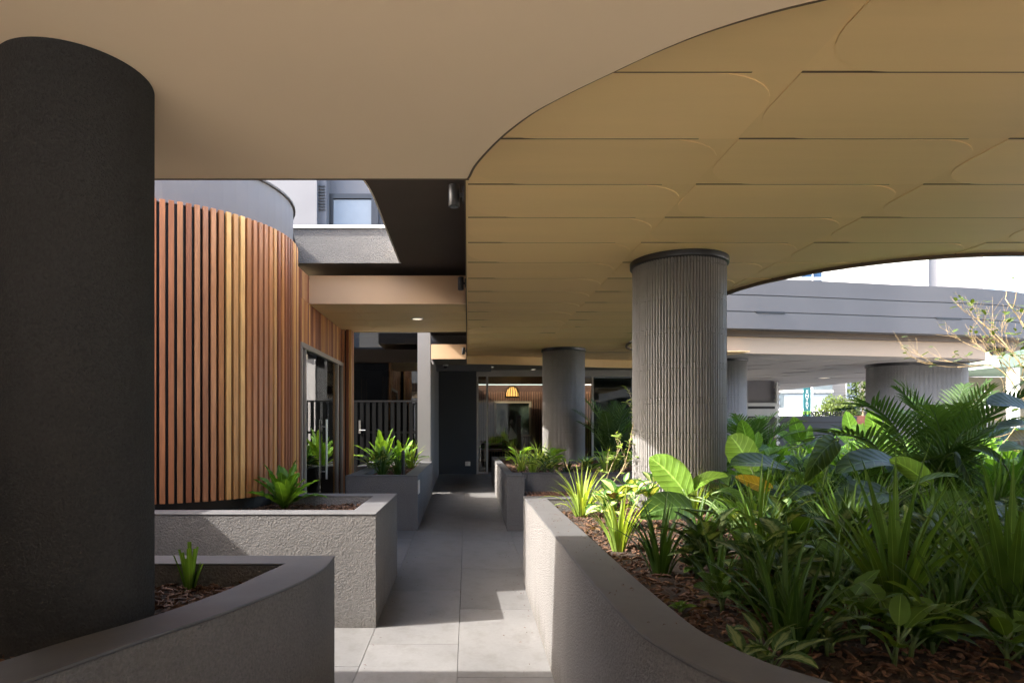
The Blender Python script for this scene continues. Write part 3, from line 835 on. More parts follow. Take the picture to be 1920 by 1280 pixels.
# meter cabinet rail and wall unit
ac = thing('wall_air_conditioner', 'white air conditioner unit on the grey wall beyond the second fluted column', 'appliance', (9.4, 19.8, H(0.4)))
MB().box(8.95, 9.93, 19.7, 19.98, H(0.30), H(0.78)).build('casing', M['offwhite'], ac, bevel=0.02)
vv = MB(); vv.box(9.0, 9.86, 19.685, 19.699, H(0.58), H(0.66)); vv.box(9.0, 9.86, 19.685, 19.699, H(0.30), H(0.34)); vv.build('vent', M['black'], ac)
mp = MB(); mp.tube([(10.02, 19.9, -0.9), (10.02, 19.9, H(1.45))], 0.05, 8)
for k in range(12): mp.box(9.97, 10.09, 19.82, 19.99, H(1.25 - 0.2 * k), H(1.32 - 0.2 * k))
o = mp.build('pipe_stack', surf('pipe_grey', (0.5, 0.5, 0.48), 0.4, metal=0.4), None, bevel=0.003); tag(o, 'metal pipe with brackets at the corner of the wing wall', 'pipe')

# ------------------------------------------------------------------ street beyond the garden
lw = thing('letter_wall', 'low grey garden wall carrying raised address letters seen from behind', 'wall', (11.6, 20.5, 0))
MB().box(10.25, 12.95, 20.5, 20.75, -0.9, H(0.14)).build('wall', M['parapet'], lw)
MB().box(10.22, 12.98, 20.46, 20.79, H(0.16), H(0.36)).build('coping', M['parapet'], lw, bevel=0.006)
MB().box(10.27, 12.93, 20.52, 20.73, H(0.139), H(0.161)).build('groove', M['metal_dark'], lw)
txt = bpy.data.curves.new('letters', 'FONT'); txt.body = '80 WELLINGTON RD'; txt.size = 0.235; txt.extrude = 0.02; txt.space_character = 1.05
to = bpy.data.objects.new('letters', txt); C.objects.link(to); to.parent = lw; to.matrix_parent_inverse = lw.matrix_basis.inverted()
to.rotation_euler = (R(90), 0, PI); to.location = (12.80, 20.62, H(0.365))
txt.materials.append(M['black']); to['label'] = 'black standing letters reading 80 WELLINGTON RD from the street side'
bpy.context.view_layer.update()
to.scale = (1.62 / to.dimensions.x, 1, 1)
bake_text(to)

sg = thing('entry_banner', 'tall teal and green ENTRY banner sign beyond the garden wall', 'sign', (16.6, 29.5, 0))
MB().box(16.15, 16.50, 29.5, 29.53, H(0.25), H(2.1)).build('banner', surf('teal_banner', (0.012, 0.10, 0.105), 0.5), sg)
MB().box(16.151, 16.499, 29.494, 29.499, H(0.60), H(0.76)).box(16.151, 16.499, 29.494, 29.499, H(0.26), H(0.38)).build('stripe', surf('lime_stripe', (0.20, 0.42, 0.05), 0.5), sg)
MB().tube([(16.62, 29.6, -0.9), (16.62, 29.6, H(2.6))], 0.05, 10).build('pole', M['offwhite'], sg)
for i, ch in enumerate('ENTRY'):
    tc = bpy.data.curves.new('letter', 'FONT'); tc.body = ch; tc.size = 0.26; tc.align_x = 'CENTER'; tc.extrude = 0.002
    te = bpy.data.objects.new('letter', tc); C.objects.link(te); te.parent = sg; te.matrix_parent_inverse = sg.matrix_basis.inverted()
    te.rotation_euler = (R(90), 0, 0); te.location = (16.32, 29.492, H(1.62 - 0.19 * i)); te.scale = (0.9, 0.8, 1)
    tc.materials.append(M['white'])
    bake_text(te)

cb = thing('cream_house', 'cream weatherboard house with dark sash windows across the street', 'house', (26, 42, 0))
cw = MB(); cw.box(22.8, 27.4, 42, 48, -0.9, H(8)); hw = cw.build('wall', surf('cream_paint', (0.30, 0.26, 0.22), 0.8, 0.05, 0.7), cb)
cl = MB()
for k in range(28): cl.box(22.78, 27.42, 41.975, 41.999, H(1.0 + 0.22 * k), H(1.195 + 0.22 * k))
cl.build('cladding_board', surf('cream_board', (0.32, 0.28, 0.235), 0.8, 0.04, 0.7), cb)
for x in (23.95, 25.85):
    wf = MB().box(x, x + 0.85, 41.93, 41.974, H(1.9), H(3.6)).build('window', M['white'], cb)
    MB().box(x + 0.08, x + 0.4, 41.915, 41.929, H(1.98), H(3.5)).box(x + 0.45, x + 0.77, 41.915, 41.929, H(1.98), H(3.5)).build('pane', M['window_glass'], wf)
MB().box(22.6, 27.5, 40.6, 42.4, H(1.05), H(1.2)).build('awning', surf('awning_grey', (0.5, 0.48, 0.45), 0.7), cb)
ph = thing('pink_house', 'peach rendered house with brick-framed windows behind the palm fronds', 'house', (30, 44, 0))
MB().box(27.6, 36, 44, 50, -0.9, H(3.6)).build('wall', surf('peach_render', (0.34, 0.27, 0.22), 0.8, 0.05, 0.7), ph)
MB().box(27.5, 36.2, 43.6, 50.2, H(3.61), H(3.9)).build('roof', surf('terracotta', (0.35, 0.16, 0.09), 0.8, 0.2, 2), ph)
for x in (29.0, 30.6, 32.2):
    wf = MB().box(x, x + 1.1, 43.93, 43.999, H(2.5), H(3.6)).build('window', surf('brick_surround', (0.30, 0.14, 0.09), 0.8, 0.2, 6), ph)
    MB().box(x + 0.12, x + 0.5, 43.91, 43.929, H(2.62), H(3.5)).box(x + 0.58, x + 0.98, 43.91, 43.929, H(2.62), H(3.5)).build('pane', M['window_glass'], wf)
gh = thing('glass_shop', 'grey glazed shopfront with white awning left of the green banner', 'shop', (19, 38, 0))
MB().box(16, 22.6, 38, 42, -0.9, H(6)).build('wall', surf('shop_grey', (0.12, 0.145, 0.15), 0.5, 0.25, 0.8), gh)
MB().box(16, 22.6, 37.9, 37.99, H(2.12), H(2.26)).build('sign_band', M['white'], gh)
for k in range(4): MB().box(16.6 + 1.5 * k, 17.8 + 1.5 * k, 37.95, 37.99, H(0.3), H(2.0)).build('pane', M['window_glass'], gh)
MB().add([(17.0, 36.4, H(0.55)), (22.3, 36.4, H(0.55)), (22.3, 37.98, H(1.15)), (17.0, 37.98, H(1.15)), (17.0, 36.4, H(0.42)), (22.3, 36.4, H(0.42)), (22.3, 37.98, H(1.02)), (17.0, 37.98, H(1.02))], [(0, 1, 2, 3), (7, 6, 5, 4), (0, 4, 5, 1), (1, 5, 6, 2), (2, 6, 7, 3), (3, 7, 4, 0)]).build('awning', M['white'], gh)
bw = MB().box(14.6, 15.6, 23.0, 23.2, -0.9, H(0.42)).build('brick_pier', surf('red_brick_pier', (0.33, 0.12, 0.07), 0.8, 0.3, 6), None, bevel=0.01); tag(bw, 'red brick pier just right of the letter wall', 'pier')

def rot_box(name, mat, cx, cy, w, d, z0, z1, ang, parent):
    b = MB().box(-w / 2, w / 2, -d / 2, d / 2, z0, z1)
    ca, sa = math.cos(ang), math.sin(ang)
    b.v = [(cx + x * ca - y * sa, cy + x * sa + y * ca, z) for x, y, z in b.v]
    return b.build(name, mat, parent)
wb = thing('white_tower', 'tall blank white building rising behind the curved grey wing', 'building', (32, 50, 0))
rot_box('wall', surf('tower_white', (0.40, 0.40, 0.40), 0.7, 0.04, 0.2), 32.8, 50.0, 6.0, 8, -0.9, H(26), R(-24), wb)
rot_box('wall', surf('pale_grey_render', (0.20, 0.20, 0.21), 0.7, 0.04, 0.2), 37.2, 48.5, 3.39, 8, -0.9, H(26), R(-24), wb)
bt = thing('blue_glass_tower', 'blue glass office building left of the white tower', 'building', (27, 62, 0))
MB().box(24, 40, 62, 70, -0.9, H(30)).build('wall', M['glass_blue'], bt)
for k in range(13):
    MB().box(24 + 1.2 * k, 24.08 + 1.2 * k, 61.9, 61.99, -0.9, H(30)).build('mullion', M['offwhite'], bt)
for k in range(10):
    MB().box(24, 40, 61.93, 61.985, H(6 + 2.2 * k), H(6.3 + 2.2 * k)).build('spandrel', M['offwhite'], bt)

mk = thing('green_marquee', 'pale green canopy on white posts at the right edge beyond the wing', 'canopy', (20, 22, 0))
MB().prism([(18.2, 21), (26, 21), (26, 25), (18.2, 25)], H(2.05), H(2.7)).build('canopy', surf('pale_green_canvas', (0.18, 0.26, 0.20), 0.7, 0.08, 1), mk)
for x in (18.7, 20.2, 21.7): MB().box(x, x + 0.3, 21.1, 21.3, -0.9, H(2.05)).build('post', M['white'], mk)
MB().box(18.3, 26, 24.7, 24.9, H(0.2), H(2.0)).build('screen', surf('sand_screen', (0.22, 0.20, 0.15), 0.8), mk)
ns = thing('parking_sign', 'small white sign with red S marking beside the large column', 'sign', (15.2, 18, 0))
MB().box(15.15, 15.40, 18.0, 18.02, H(0.55), H(1.05)).build('plate', M['white'], ns)
tc = bpy.data.curves.new('letter', 'FONT'); tc.body = 'S'; tc.size = 0.34; tc.align_x = 'CENTER'; tc.extrude = 0.002
te = bpy.data.objects.new('letter', tc); C.objects.link(te); te.parent = ns; te.matrix_parent_inverse = ns.matrix_basis.inverted(); te.rotation_euler = (R(90), 0, 0); te.location = (15.27, 17.996, H(0.72)); tc.materials.append(surf('sign_red', (0.5, 0.03, 0.03), 0.5)); bake_text(te)
MB().tube([(15.27, 18.04, -0.9), (15.27, 18.04, H(1.05))], 0.03, 8).build('pole', M['metal'], ns)
fn = thing('mesh_fence', 'dark green mesh fence panel below the sign at the right edge', 'fence', (16, 17.5, 0))
for k in range(26): MB().box(14.6 + 0.14 * k, 14.615 + 0.14 * k, 17.5, 17.515, -0.9, H(0.0)).build('wire', surf('fence_green', (0.02, 0.05, 0.04), 0.5) if k == 0 else bpy.data.materials['fence_green'], fn)
MB().box(14.6, 18.2, 17.53, 17.56, -0.9, H(-0.02)).build('screen_cloth', surf('fence_cloth', (0.03, 0.07, 0.06), 0.8, 0.3, 5), fn)
st_ = MB().add([(-40, 27, -0.6), (80, 27, -0.6), (80, 37, -0.6), (-40, 37, -0.6)], [(0, 1, 2, 3)]).build('road', surf('road_asphalt', (0.07, 0.07, 0.07), 0.9), None); st_['kind'] = 'structure'

# ------------------------------------------------------------------ columns
def fluted_column(label, cx, cy, rx, z0, z1, nfl, straight=0.0):
    """finger-tile clad column; straight > 0 gives a stadium plan along X"""
    t = thing('tiled_column', label, 'column', (cx, cy, 0))
    per = 2 * PI * rx + 2 * straight * 2
    def pos(s):
        """perimeter point and normal at arc length s"""
        s = s % per
        if straight == 0:
            a = s / rx
            return Vector((cx + rx * math.cos(a), cy + rx * math.sin(a))), Vector((math.cos(a), math.sin(a)))
        L = 2 * straight
        if s < L: return Vector((cx - straight + s, cy - rx)), Vector((0, -1))
        s -= L
        if s < PI * rx:
            a = -PI / 2 + s / rx
            return Vector((cx + straight + rx * math.cos(a), cy + rx * math.sin(a))), Vector((math.cos(a), math.sin(a)))
        s -= PI * rx
        if s < L: return Vector((cx + straight - s, cy + rx)), Vector((0, 1))
        s -= L
        a = PI / 2 + s / rx
        return Vector((cx - straight + rx * math.cos(a), cy + rx * math.sin(a))), Vector((math.cos(a), math.sin(a)))
    core = MB()
    core.prism([tuple(pos(per * k / (nfl))[0] - pos(per * k / nfl)[1] * 0.012) for k in range(nfl)], z0, z1)
    core.build('core', M['grout'], t)
    cl = MB()
    p = per / nfl; hw = p * 0.44
    TH = 0.30
    prof = [(-1, -0.006), (-0.85, 0.006), (-0.4, 0.015), (0.4, 0.015), (0.85, 0.006), (1, -0.006)]
    for k in range(nfl):
        c, n = pos(p * k); tv = Vector((-n[1], n[0]))
        zz = z0 - (0.05 if k % 2 else 0)
        while zz < z1 - 0.01:
            za, zb = max(zz + 0.003, z0), min(zz + TH - 0.003, z1 - 0.002)
            zz += TH
            if zb - za < 0.01: continue
            dn = random.uniform(-0.0012, 0.0012)
            vs = []
            for z in (za, zb):
                for u, d in prof:
                    q = c + tv * (u * hw) + n * (d + dn - 0.008)
                    vs.append((q[0], q[1], z))
            m = len(prof)
            fs = [(i, i + 1, m + i + 1, m + i) for i in range(m - 1)] + [tuple(range(m - 1, -1, -1)), tuple(range(m, 2 * m))]
            cl.add(vs, fs)
    cl.build('tile_cladding', M['tilecol'], t, autosmooth=40, kind='stuff')
    return t, pos, per
t, pos, per = fluted_column('large finger-tiled round column rising from the near right garden bed', 1.92, 5.59, 0.40, H(-0.95), H(1.50), 96)
def collar(t, cx, cy, r, z):
    MB().lathe([(r - 0.03, z - 0.006), (r + 0.022, z + 0.012), (r + 0.024, z + 0.016), (r + 0.024, z + 0.06), (r - 0.03, z + 0.06)], cx, cy, 64, cap=False).build('collar', M['metal_dark'], t, autosmooth=40)
collar(t, 1.92, 5.59, 0.405, H(1.44))
t, _, _ = fluted_column('finger-tiled round column in the planter behind the bench', 1.86, 11.9, 0.40, H(-0.95), H(1.50), 96)
collar(t, 1.86, 11.9, 0.405, H(1.44))
t, _, _ = fluted_column('slim finger-tiled column half hidden behind the large near column', 5.84, 13.8, 0.40, H(-1.4), H(1.50), 80)
collar(t, 5.84, 13.8, 0.405, H(1.44))
t, _, _ = fluted_column('very wide oblong finger-tiled column at the end of the right wing', 10.78, 14.75, 0.55, H(-1.4), H(1.50), 190, straight=0.55)
k = MB().prism([(10.78 + math.copysign(0.55, math.cos(a)) + 0.58 * math.cos(a), 14.75 + 0.58 * math.sin(a)) for a in [2 * PI * (i + 0.5) / 40 for i in range(40)]], H(1.43), H(1.499)).build('collar', M['metal_dark'], t)
dc = thing('round_column', 'thick dark rendered round column standing in the near left planter', 'column', (-1.34, 2.117, 0))
MB().lathe([(0.231, H(-0.95)), (0.231, H(HB) - 0.001)], -1.34, 2.117, 96).build('shaft', M['col_dark'], dc, autosmooth=40)

# ------------------------------------------------------------------ planters
def offset_inner(outer, w):
    n = len(outer); out = []
    a = sum(outer[i][0] * outer[(i + 1) % n][1] - outer[(i + 1) % n][0] * outer[i][1] for i in range(n))
    sgn = 1 if a > 0 else -1
    for i in range(n):
        p0, p1, p2 = Vector(outer[i - 1]), Vector(outer[i]), Vector(outer[(i + 1) % n])
        d1, d2 = (p1 - p0).normalized(), (p2 - p1).normalized()
        n1, n2 = Vector((-d1[1], d1[0])) * sgn, Vector((-d2[1], d2[0])) * sgn
        bis = (n1 + n2)
        if bis.length < 1e-6: bis = n1
        bis.normalize()
        k = 1 / max(0.35, bis.dot(n1))
        ww = w[i] if hasattr(w, '__len__') else w
        out.append((p1[0] + bis[0] * ww * k, p1[1] + bis[1] * ww * k))
    return out

def point_in(poly, x, y):
    c = False; n = len(poly)
    for i in range(n):
        x0, y0 = poly[i]; x1, y1 = poly[i - 1]
        if (y0 > y) != (y1 > y) and x < (x1 - x0) * (y - y0) / (y1 - y0) + x0: c = not c
    return c

def chips(poly, z, n, size, seed, clip=None, bias=None):
    rnd = random.Random(seed)
    xs = [p[0] for p in poly]; ys = [p[1] for p in poly]
    mb = MB(); c = 0; tries = 0
    while c < n and tries < n * 30:
        tries += 1
        x = rnd.uniform(min(xs), max(xs)); y = rnd.uniform(min(ys), max(ys))
        if clip and not (clip[0] < x < clip[1] and clip[2] < y < clip[3]): continue
        if bias and rnd.random() > bias / max(bias, y): continue
        if not point_in(poly, x, y): continue
        c += 1
        L = size * rnd.uniform(0.5, 1.7); W = size * rnd.uniform(0.12, 0.38); T = size * rnd.uniform(0.05, 0.12)
        q = Quaternion((0, 0, 1), rnd.uniform(0, 2 * PI)) @ Quaternion((1, 0, 0), rnd.gauss(0, 0.45)) @ Quaternion((0, 1, 0), rnd.gauss(0, 0.35))
        ce = Vector((x, y, z + rnd.uniform(-0.004, 0.022)))
        bend = rnd.uniform(0, 0.2) * L
        vs = [ce + q @ Vector(v) for v in ((-L / 2, -W * 0.4, -T), (L / 2, -W * 0.25, -T), (L / 2, W * 0.3, -T), (-L / 2, W * 0.5, -T), (-L / 2, -W * 0.4, T), (0, -W * 0.5, T + bend), (L / 2, -W * 0.25, T), (L / 2, W * 0.3, T), (0, W * 0.5, T + bend), (-L / 2, W * 0.5, T))]
        mb.add(vs, [(0, 3, 2, 1), (4, 5, 8, 9), (5, 6, 7, 8), (0, 1, 6, 5, 4), (3, 9, 8, 7, 2), (1, 2, 7, 6), (0, 4, 9, 3)])
    return mb

def planter(label, outer, w, top, base, soil, nchips, chip_size, seed, group=None, clip=None, bias=None, bev=0.005):
    cx = sum(p[0] for p in outer) / len(outer); cy = sum(p[1] for p in outer) / len(outer)
    t = thing('planter', label, 'planter', (cx, cy, base), group)
    inner = offset_inner(outer, w) if not (isinstance(w, list) and isinstance(w[0], tuple)) else w
    MB().ring(outer, inner, base, top - 0.013).build('wall', M['plaster'], t)
    o2 = offset_inner(outer, -0.003); i2 = offset_inner(inner, 0.003)
    MB().ring(o2, i2, top - 0.0125, top).build('coping', M['coping'], t, bevel=bev)
    so = MB().prism(inner, base, soil).build('soil', M['mulch_base'], t)
    if nchips:
        chips(inner, soil, nchips, chip_size, seed, clip, bias).build('mulch', M['chip'], t, kind='stuff')
    return t, inner
TOP, SOIL = H(-0.62), H(-0.735)
# 1: near left, curved blade shape
c1 = [(-0.643, 2.96), (-0.634, 2.80), (-0.640, 2.645), (-0.683, 2.43), (-0.767, 2.19), (-0.841, 2.01), (-0.914, 1.876), (-1.0, 1.698), (-1.059, 1.565), (-1.12, 1.42), (-1.2, 1.15), (-1.3, 0.7), (-1.45, 0.0)]
c1s = [tuple(p) for p in spline(c1, 4)]
o1 = [(-3.6, 2.97)] + [(-3.6, 0.0)] + c1s[::-1]
o1 = o1[::-1]
i1 = [(-0.83, 2.796), (-0.845, 2.70), (-0.866, 2.607), (-0.91, 2.369), (-0.965, 2.19), (-1.02, 2.05), (-1.08, 1.93), (-1.17, 1.77), (-1.23, 1.64), (-1.29, 1.50), (-1.38, 1.22), (-1.48, 0.76), (-1.62, 0.18)]
w1 = ([(-3.42, 2.796), (-3.42, 0.18)] + [tuple(p) for p in spline(i1, 4)][::-1])[::-1]
planter('near left planter with curved rim around the dark column', o1, w1, TOP, -0.3, SOIL, 6000, 0.03, 11, clip=(-3.0, -0.75, 1.3, 2.9))
# 2: middle left
planter('pale rough-rendered planter in front of the curved timber wall', [(-3.6, 4.395), (-0.66, 4.395), (-0.66, 5.73), (-1.45, 5.73), (-3.6, 4.60)][::1] if False else [(-3.6, 4.395), (-0.66, 4.395), (-0.66, 5.73), (-2.6, 5.73), (-3.6, 5.73)], 0.19, TOP, -0.2, H(-0.72), 2600, 0.04, 12, clip=(-2.6, -0.8, 4.5, 5.6))
# 3: far left
planter('dark-shaded square planter below the slatted gate', [(-1.553, 7.80), (-0.64, 7.80), (-0.64, 10.995), (-1.75, 10.995), (-1.75, 9.75), (-1.553, 9.75)], 0.17, TOP, 0.0, H(-0.71), 1800, 0.045, 13)
# 4: right garden bed
c4 = [(0.50, 5.51), (0.50, 4.28), (0.50, 3.16), (0.50, 2.63), (0.507, 2.2), (0.52, 1.88), (0.556, 1.718), (0.60, 1.59), (0.66, 1.48), (0.80, 1.32), (1.05, 1.14), (1.5, 0.95), (2.2, 0.8), (3.2, 0.7), (4.5, 0.6)]
c4s = [tuple(p) for p in spline(c4, 4)]
o4 = c4s + [(8.2, 0.6), (8.2, 11.6), (3.3, 11.6), (3.3, 6.6), (1.25, 6.6), (1.10, 5.51)]
t4, in4 = planter('large curved garden bed on the right overflowing with foliage', o4, 0.185, TOP, -0.3, SOIL, 20000, 0.030, 14, clip=(0.68, 5.2, 1.0, 7.0), bias=2.6)
# 5: behind the bench
o5 = [(0.50, 7.78), (0.70, 7.78), (0.70, 8.28), (3.1, 8.28), (3.1, 13.2), (0.50, 13.2)]
planter('dark planter with square end wall behind the timber bench', [(0.50, 7.78), (0.72, 7.78), (0.72, 8.28), (3.1, 8.28), (3.1, 12.9), (0.50, 12.9)], [0.1, 0.1, 0.17, 0.17, 0.17, 0.17] if False else 0.1085, TOP, 0.0, H(-0.70), 2200, 0.05, 15)

bn = thing('bench', 'timber-slat bench between the two right planters', 'bench', (1.7, 8.0, floor_z(8)))
bs0 = MB().box(0, 0.032, 7.80, 8.26, H(-0.90), H(-0.865)).build('slat', M['wood_mid'], bn, bevel=0.003); bs0.location = (0.76, 0, 0)
for k in range(1, 46): inst(bs0, 'slat', bn, (0.76 + 0.05 * k, 0, 0))
MB().box(0.74, 3.05, 7.775, 7.797, H(-0.945), H(-0.868)).build('front_rail', M['wood_mid'], bn, bevel=0.003)
for x in (0.9, 1.9, 2.9): MB().box(x, x + 0.06, 7.86, 8.2, floor_z(8) - 0.02, H(-0.905)).build('leg', M['metal_dark'], bn)

# ------------------------------------------------------------------ fittings
def spotlight(label, x, y, z, r, h, wallx):
    t = thing('spotlight', label, 'spotlight', (x, y, z), 'black cylinder spotlights on the gold ceiling edge')
    MB().lathe([(r * 0.92, z), (r, z + 0.004), (r, z + h), (r * 0.9, z + h + 0.006)], x, y, 28).build('barrel', M['black'], t, autosmooth=40)
    MB().lathe([(0.005, z - 0.001), (r * 0.75, z - 0.0015)], x, y, 20, cap=False).build('lens', M['window_glass'], t)
    MB().box(x + r * 0.8, wallx, y - 0.012, y + 0.012, z + h * 0.45, z + h * 0.62).box(wallx - 0.012, wallx, y - 0.03, y + 0.03, z + h * 0.2, z + h * 0.9).build('bracket', M['black'], t)
spotlight('black cylinder spotlight nearest the beige ceiling edge', -0.088, 3.95, H(1.415), 0.035, 0.135, -0.023)
spotlight('black cylinder spotlight in front of the first terracotta fascia', -0.078, 6.9, H(1.54), 0.034, 0.135, -0.023)
spotlight('small black spotlight in front of the far terracotta fascia', -0.078, 11.5, H(1.36), 0.034, 0.12, -0.023)
def downlight(label, x, y, z, r):
    t = thing('downlight', label, 'downlight', (x, y, z), 'recessed round downlights')
    MB().lathe([(r, z), (r, z - 0.006), (r * 0.8, z - 0.008), (r * 0.8, z)], x, y, 24).build('rim', M['white'], t)
    MB().lathe([(0.002, z - 0.0092), (r * 0.78, z - 0.0092)], x, y, 24, cap=False).build('diffuser', M['led'], t)
downlight('round downlight in the gold strip beside the timber wall', -0.70, 8.50, H(1.50), 0.085)
downlight('round downlight in the gold ceiling just left of the large column', 2.92, 10.75, H(1.50), 0.09)
downlight('round downlight in the low ceiling right of the dome camera', 0.52, 13.5, H(LH), 0.06)
downlight('round downlight in the low ceiling left of the far tiled column', 1.50, 14.05, H(LH), 0.06)
downlight('round downlight under the right wing', 10.9, 18.75, H(1.50), 0.16)
dm = thing('dome_camera', 'small white dome security camera on the low ceiling', 'camera', (-0.47, 13.0, H(LH)))
MB().lathe([(0.055, H(LH-0.001)), (0.06, H(LH-0.03)), (0.05, H(LH-0.035))], -0.47, 13.0, 20).build('base', M['offwhite'], dm, autosmooth=40)
MB().lathe([(0.045, H(LH-0.034)), (0.04, H(LH-0.06)), (0.022, H(LH-0.078)), (0.002, H(LH-0.082))], -0.47, 13.0, 20, cap=False).build('dome', M['metal_dark'], dm, smooth=True)
tp = thing('wall_tap', 'small metal tap fitting low on the charcoal wall', 'tap', (-0.1, 14.2, H(-0.84)))
MB().box(-0.06, 0.06, 14.175, 14.199, H(-0.90), H(-0.80)).build('backplate', M['metal'], tp, bevel=0.004)
MB().tube([(0, 14.19, H(-0.84)), (0, 14.10, H(-0.84)), (0, 14.08, H(-0.89))], 0.014, 8).tube([(-0.03, 14.12, H(-0.80)), (0.03, 14.12, H(-0.80))], 0.008, 6).build('spout', M['metal'], tp)
so = thing('step_light', 'metal-framed step light on the side of the far-left planter', 'light', (-0.637, 7.95, H(-0.77)))
s_ = MB(); s_.box(-0.641, -0.628, 7.86, 8.06, H(-0.70), H(-0.69)); s_.box(-0.641, -0.628, 7.86, 8.06, H(-0.86), H(-0.85)); s_.box(-0.641, -0.628, 7.86, 7.872, H(-0.849), H(-0.701)); s_.box(-0.641, -0.628, 8.048, 8.06, H(-0.849), H(-0.701))
s_.build('frame', M['metal'], so); MB().box(-0.641, -0.634, 7.873, 8.047, H(-0.849), H(-0.701)).build('lens', M['offwhite'], so)
bl = thing('bollard_light', 'short black bollard light standing in the far-left planter', 'bollard', (-0.855, 8.12, H(-0.71)))
MB().lathe([(0.022, H(-0.72)), (0.022, H(-0.36))], -0.855, 8.12, 16).build('post', M['black'], bl, autosmooth=40)
MB().lathe([(0.024, H(-0.359)), (0.024, H(-0.33)), (0.004, H(-0.30))], -0.855, 8.12, 16).build('cap', M['black'], bl, autosmooth=40)
pv = MB().lathe([(0.06, H(-0.72)), (0.06, H(-0.685)), (0.05, H(-0.68))], -0.98, 4.85, 20).build('irrigation_cap', M['metal_dark'], None, autosmooth=40); tag(pv, 'round grey irrigation cap in the soil of the pale planter', 'cap')

# ================================================================== PLANTS
def at(px, py, d):
    """world point seen at photo pixel (px, py) at depth d"""
    return Vector(((px - 877) * d / 1150, d, EYE + (800 - py) * d / 1150))

def strap_path(base, az, L, a0, a1, n=7, pw=1.4):
    p = Vector(base); out = [p.copy()]
    for i in range(n):
        t = (i + 0.5) / n
        a = a0 + (a1 - a0) * t ** pw
        p = p + Vector((math.sin(a) * math.cos(az), math.sin(a) * math.sin(az), math.cos(a))) * (L / n)
        out.append(p.copy())
    return out

def strap_clump(label, base, n, L, hw, mat, seed, spread=0.9, droop=1.2, sep=True, cut=False, group=None, name='strap_plant', cat='plant', dry=0.0):
    rnd = random.Random(seed)
    base = Vector(base)
    t = thing(name, label, cat, base, group)
    allm = MB()
    for i in range(n):
        az = 2 * PI * (i * 0.382 + rnd.uniform(-0.05, 0.05)); k = (i + 0.5) / n
        a0 = 0.05 + 0.35 * k * spread; a1 = a0 + (0.25 + droop * k * rnd.uniform(0.6, 1.2))
        LL = L * rnd.uniform(0.75, 1.1) * (1 - 0.15 * k)
        b0 = base + Vector((math.cos(az), math.sin(az), 0)) * (0.012 + 0.03 * k) * (L / 0.4) + Vector((0, 0, -0.01))
        if cut: a1 = a0 + 0.12; LL = L * rnd.uniform(0.4, 1.0)
        pts = strap_path(b0, az, LL, a0, a1, 8)
        m = len(pts)
        w = [hw * (0.75 + 0.35 * math.sin(PI * min(1, j / (m - 1) * 1.2))) * (1 - 0.0 if cut else (1 - max(0, j / (m - 1) - 0.45) / 0.55) ** 0.7) + 0.0005 for j in range(m)]
        # face the strap outward: its flat side looks along the azimuth
        up = Vector((math.cos(az), math.sin(az), 0.35)) * -1 + Vector((0, 0, 0.9))
        mm = M['dry'] if rnd.random() < dry else mat
        if sep: MB().blade(pts, w, up, 0.35).build('leaf', mm, t, smooth=True)
        else: allm.blade(pts, w, up, 0.35)
    if not sep: allm.build('foliage', mat, t, smooth=True)
    return t

def rosette(label, base, n, L, hw, mat, seed, height=0.12, sep=True, group=None, name='variegated_plant', tilt=0.9, cat='plant'):
    """broad pointed leaves on short stalks round a stem"""
    rnd = random.Random(seed)
    base = Vector(base)
    t = thing(name, label, cat, base, group)
    allm = MB(); st = MB()
    ns_ = 1 if n < 16 else 3
    tops = []
    for k in range(ns_):
        off = Vector((rnd.uniform(-1, 1), rnd.uniform(-1, 1), 0)) * L * 0.42 * (ns_ > 1)
        lean = Vector((rnd.uniform(-1, 1), rnd.uniform(-1, 1), 0)) * height * 0.3
        hh = height * rnd.uniform(0.65, 1.15)
        b_ = base + off
        tops.append((b_, lean, hh))
        st.tube([b_ + Vector((0, 0, -0.02)), b_ + lean * 0.4 + Vector((0, 0, hh * 0.6)), b_ + lean + Vector((0, 0, hh))], [0.008, 0.007, 0.005], 6)
    for i in range(n):
        b_, lean, hh = tops[i % ns_]
        m_ = i // ns_; nn_ = max(2, n // ns_)
        az = 2 * PI * (m_ * 0.382 + rnd.uniform(-0.09, 0.09)) + i % ns_; u = m_ / nn_; k = 1 - u
        b0 = b_ + lean * u + Vector((0, 0, hh * (0.3 + 0.7 * u)))
        a0 = 0.25 + tilt * (0.25 + 0.75 * k) * rnd.uniform(0.6, 1.15); a1 = a0 + rnd.uniform(0.5, 1.25)
        LL = L * rnd.uniform(0.65, 1.2) * (0.7 + 0.3 * k)
        sl_ = LL * rnd.uniform(0.25, 0.55)
        d0 = Vector((math.sin(a0 * 0.7) * math.cos(az), math.sin(a0 * 0.7) * math.sin(az), math.cos(a0 * 0.7)))
        b1 = b0 + d0 * sl_
        st.tube([b0, b1], [0.005, 0.003], 5)
        pts = strap_path(b1, az + rnd.uniform(-0.3, 0.3), LL, a0 + 0.15, a1, 8)
        m = len(pts)
        hw_ = hw * rnd.uniform(0.75, 1.15)
        w = [hw_ * (math.sin(PI * (0.04 + 0.96 * (j / (m - 1)) ** 0.8)) ** 0.8 if j < m - 1 else 0.01) + 0.0008 for j in range(m)]
        up = Vector((rnd.uniform(-0.5, 0.5), rnd.uniform(-0.5, 0.5), 1)) - Vector((math.cos(az), math.sin(az), 0)) * 0.35
        if sep: MB().blade(pts, w, up, 0.22, ruffle=0.07, sides=4).build('leaf', M['dry'] if rnd.random() < 0.03 else mat, t, smooth=True)
        else: allm.blade(pts, w, up, 0.22, ruffle=0.07)
    if not sep: allm.build('foliage', mat, t, smooth=True)
    st.build('stem', M['stalk'], t, smooth=True, kind='stuff' if ns_ > 1 else None)
    return t

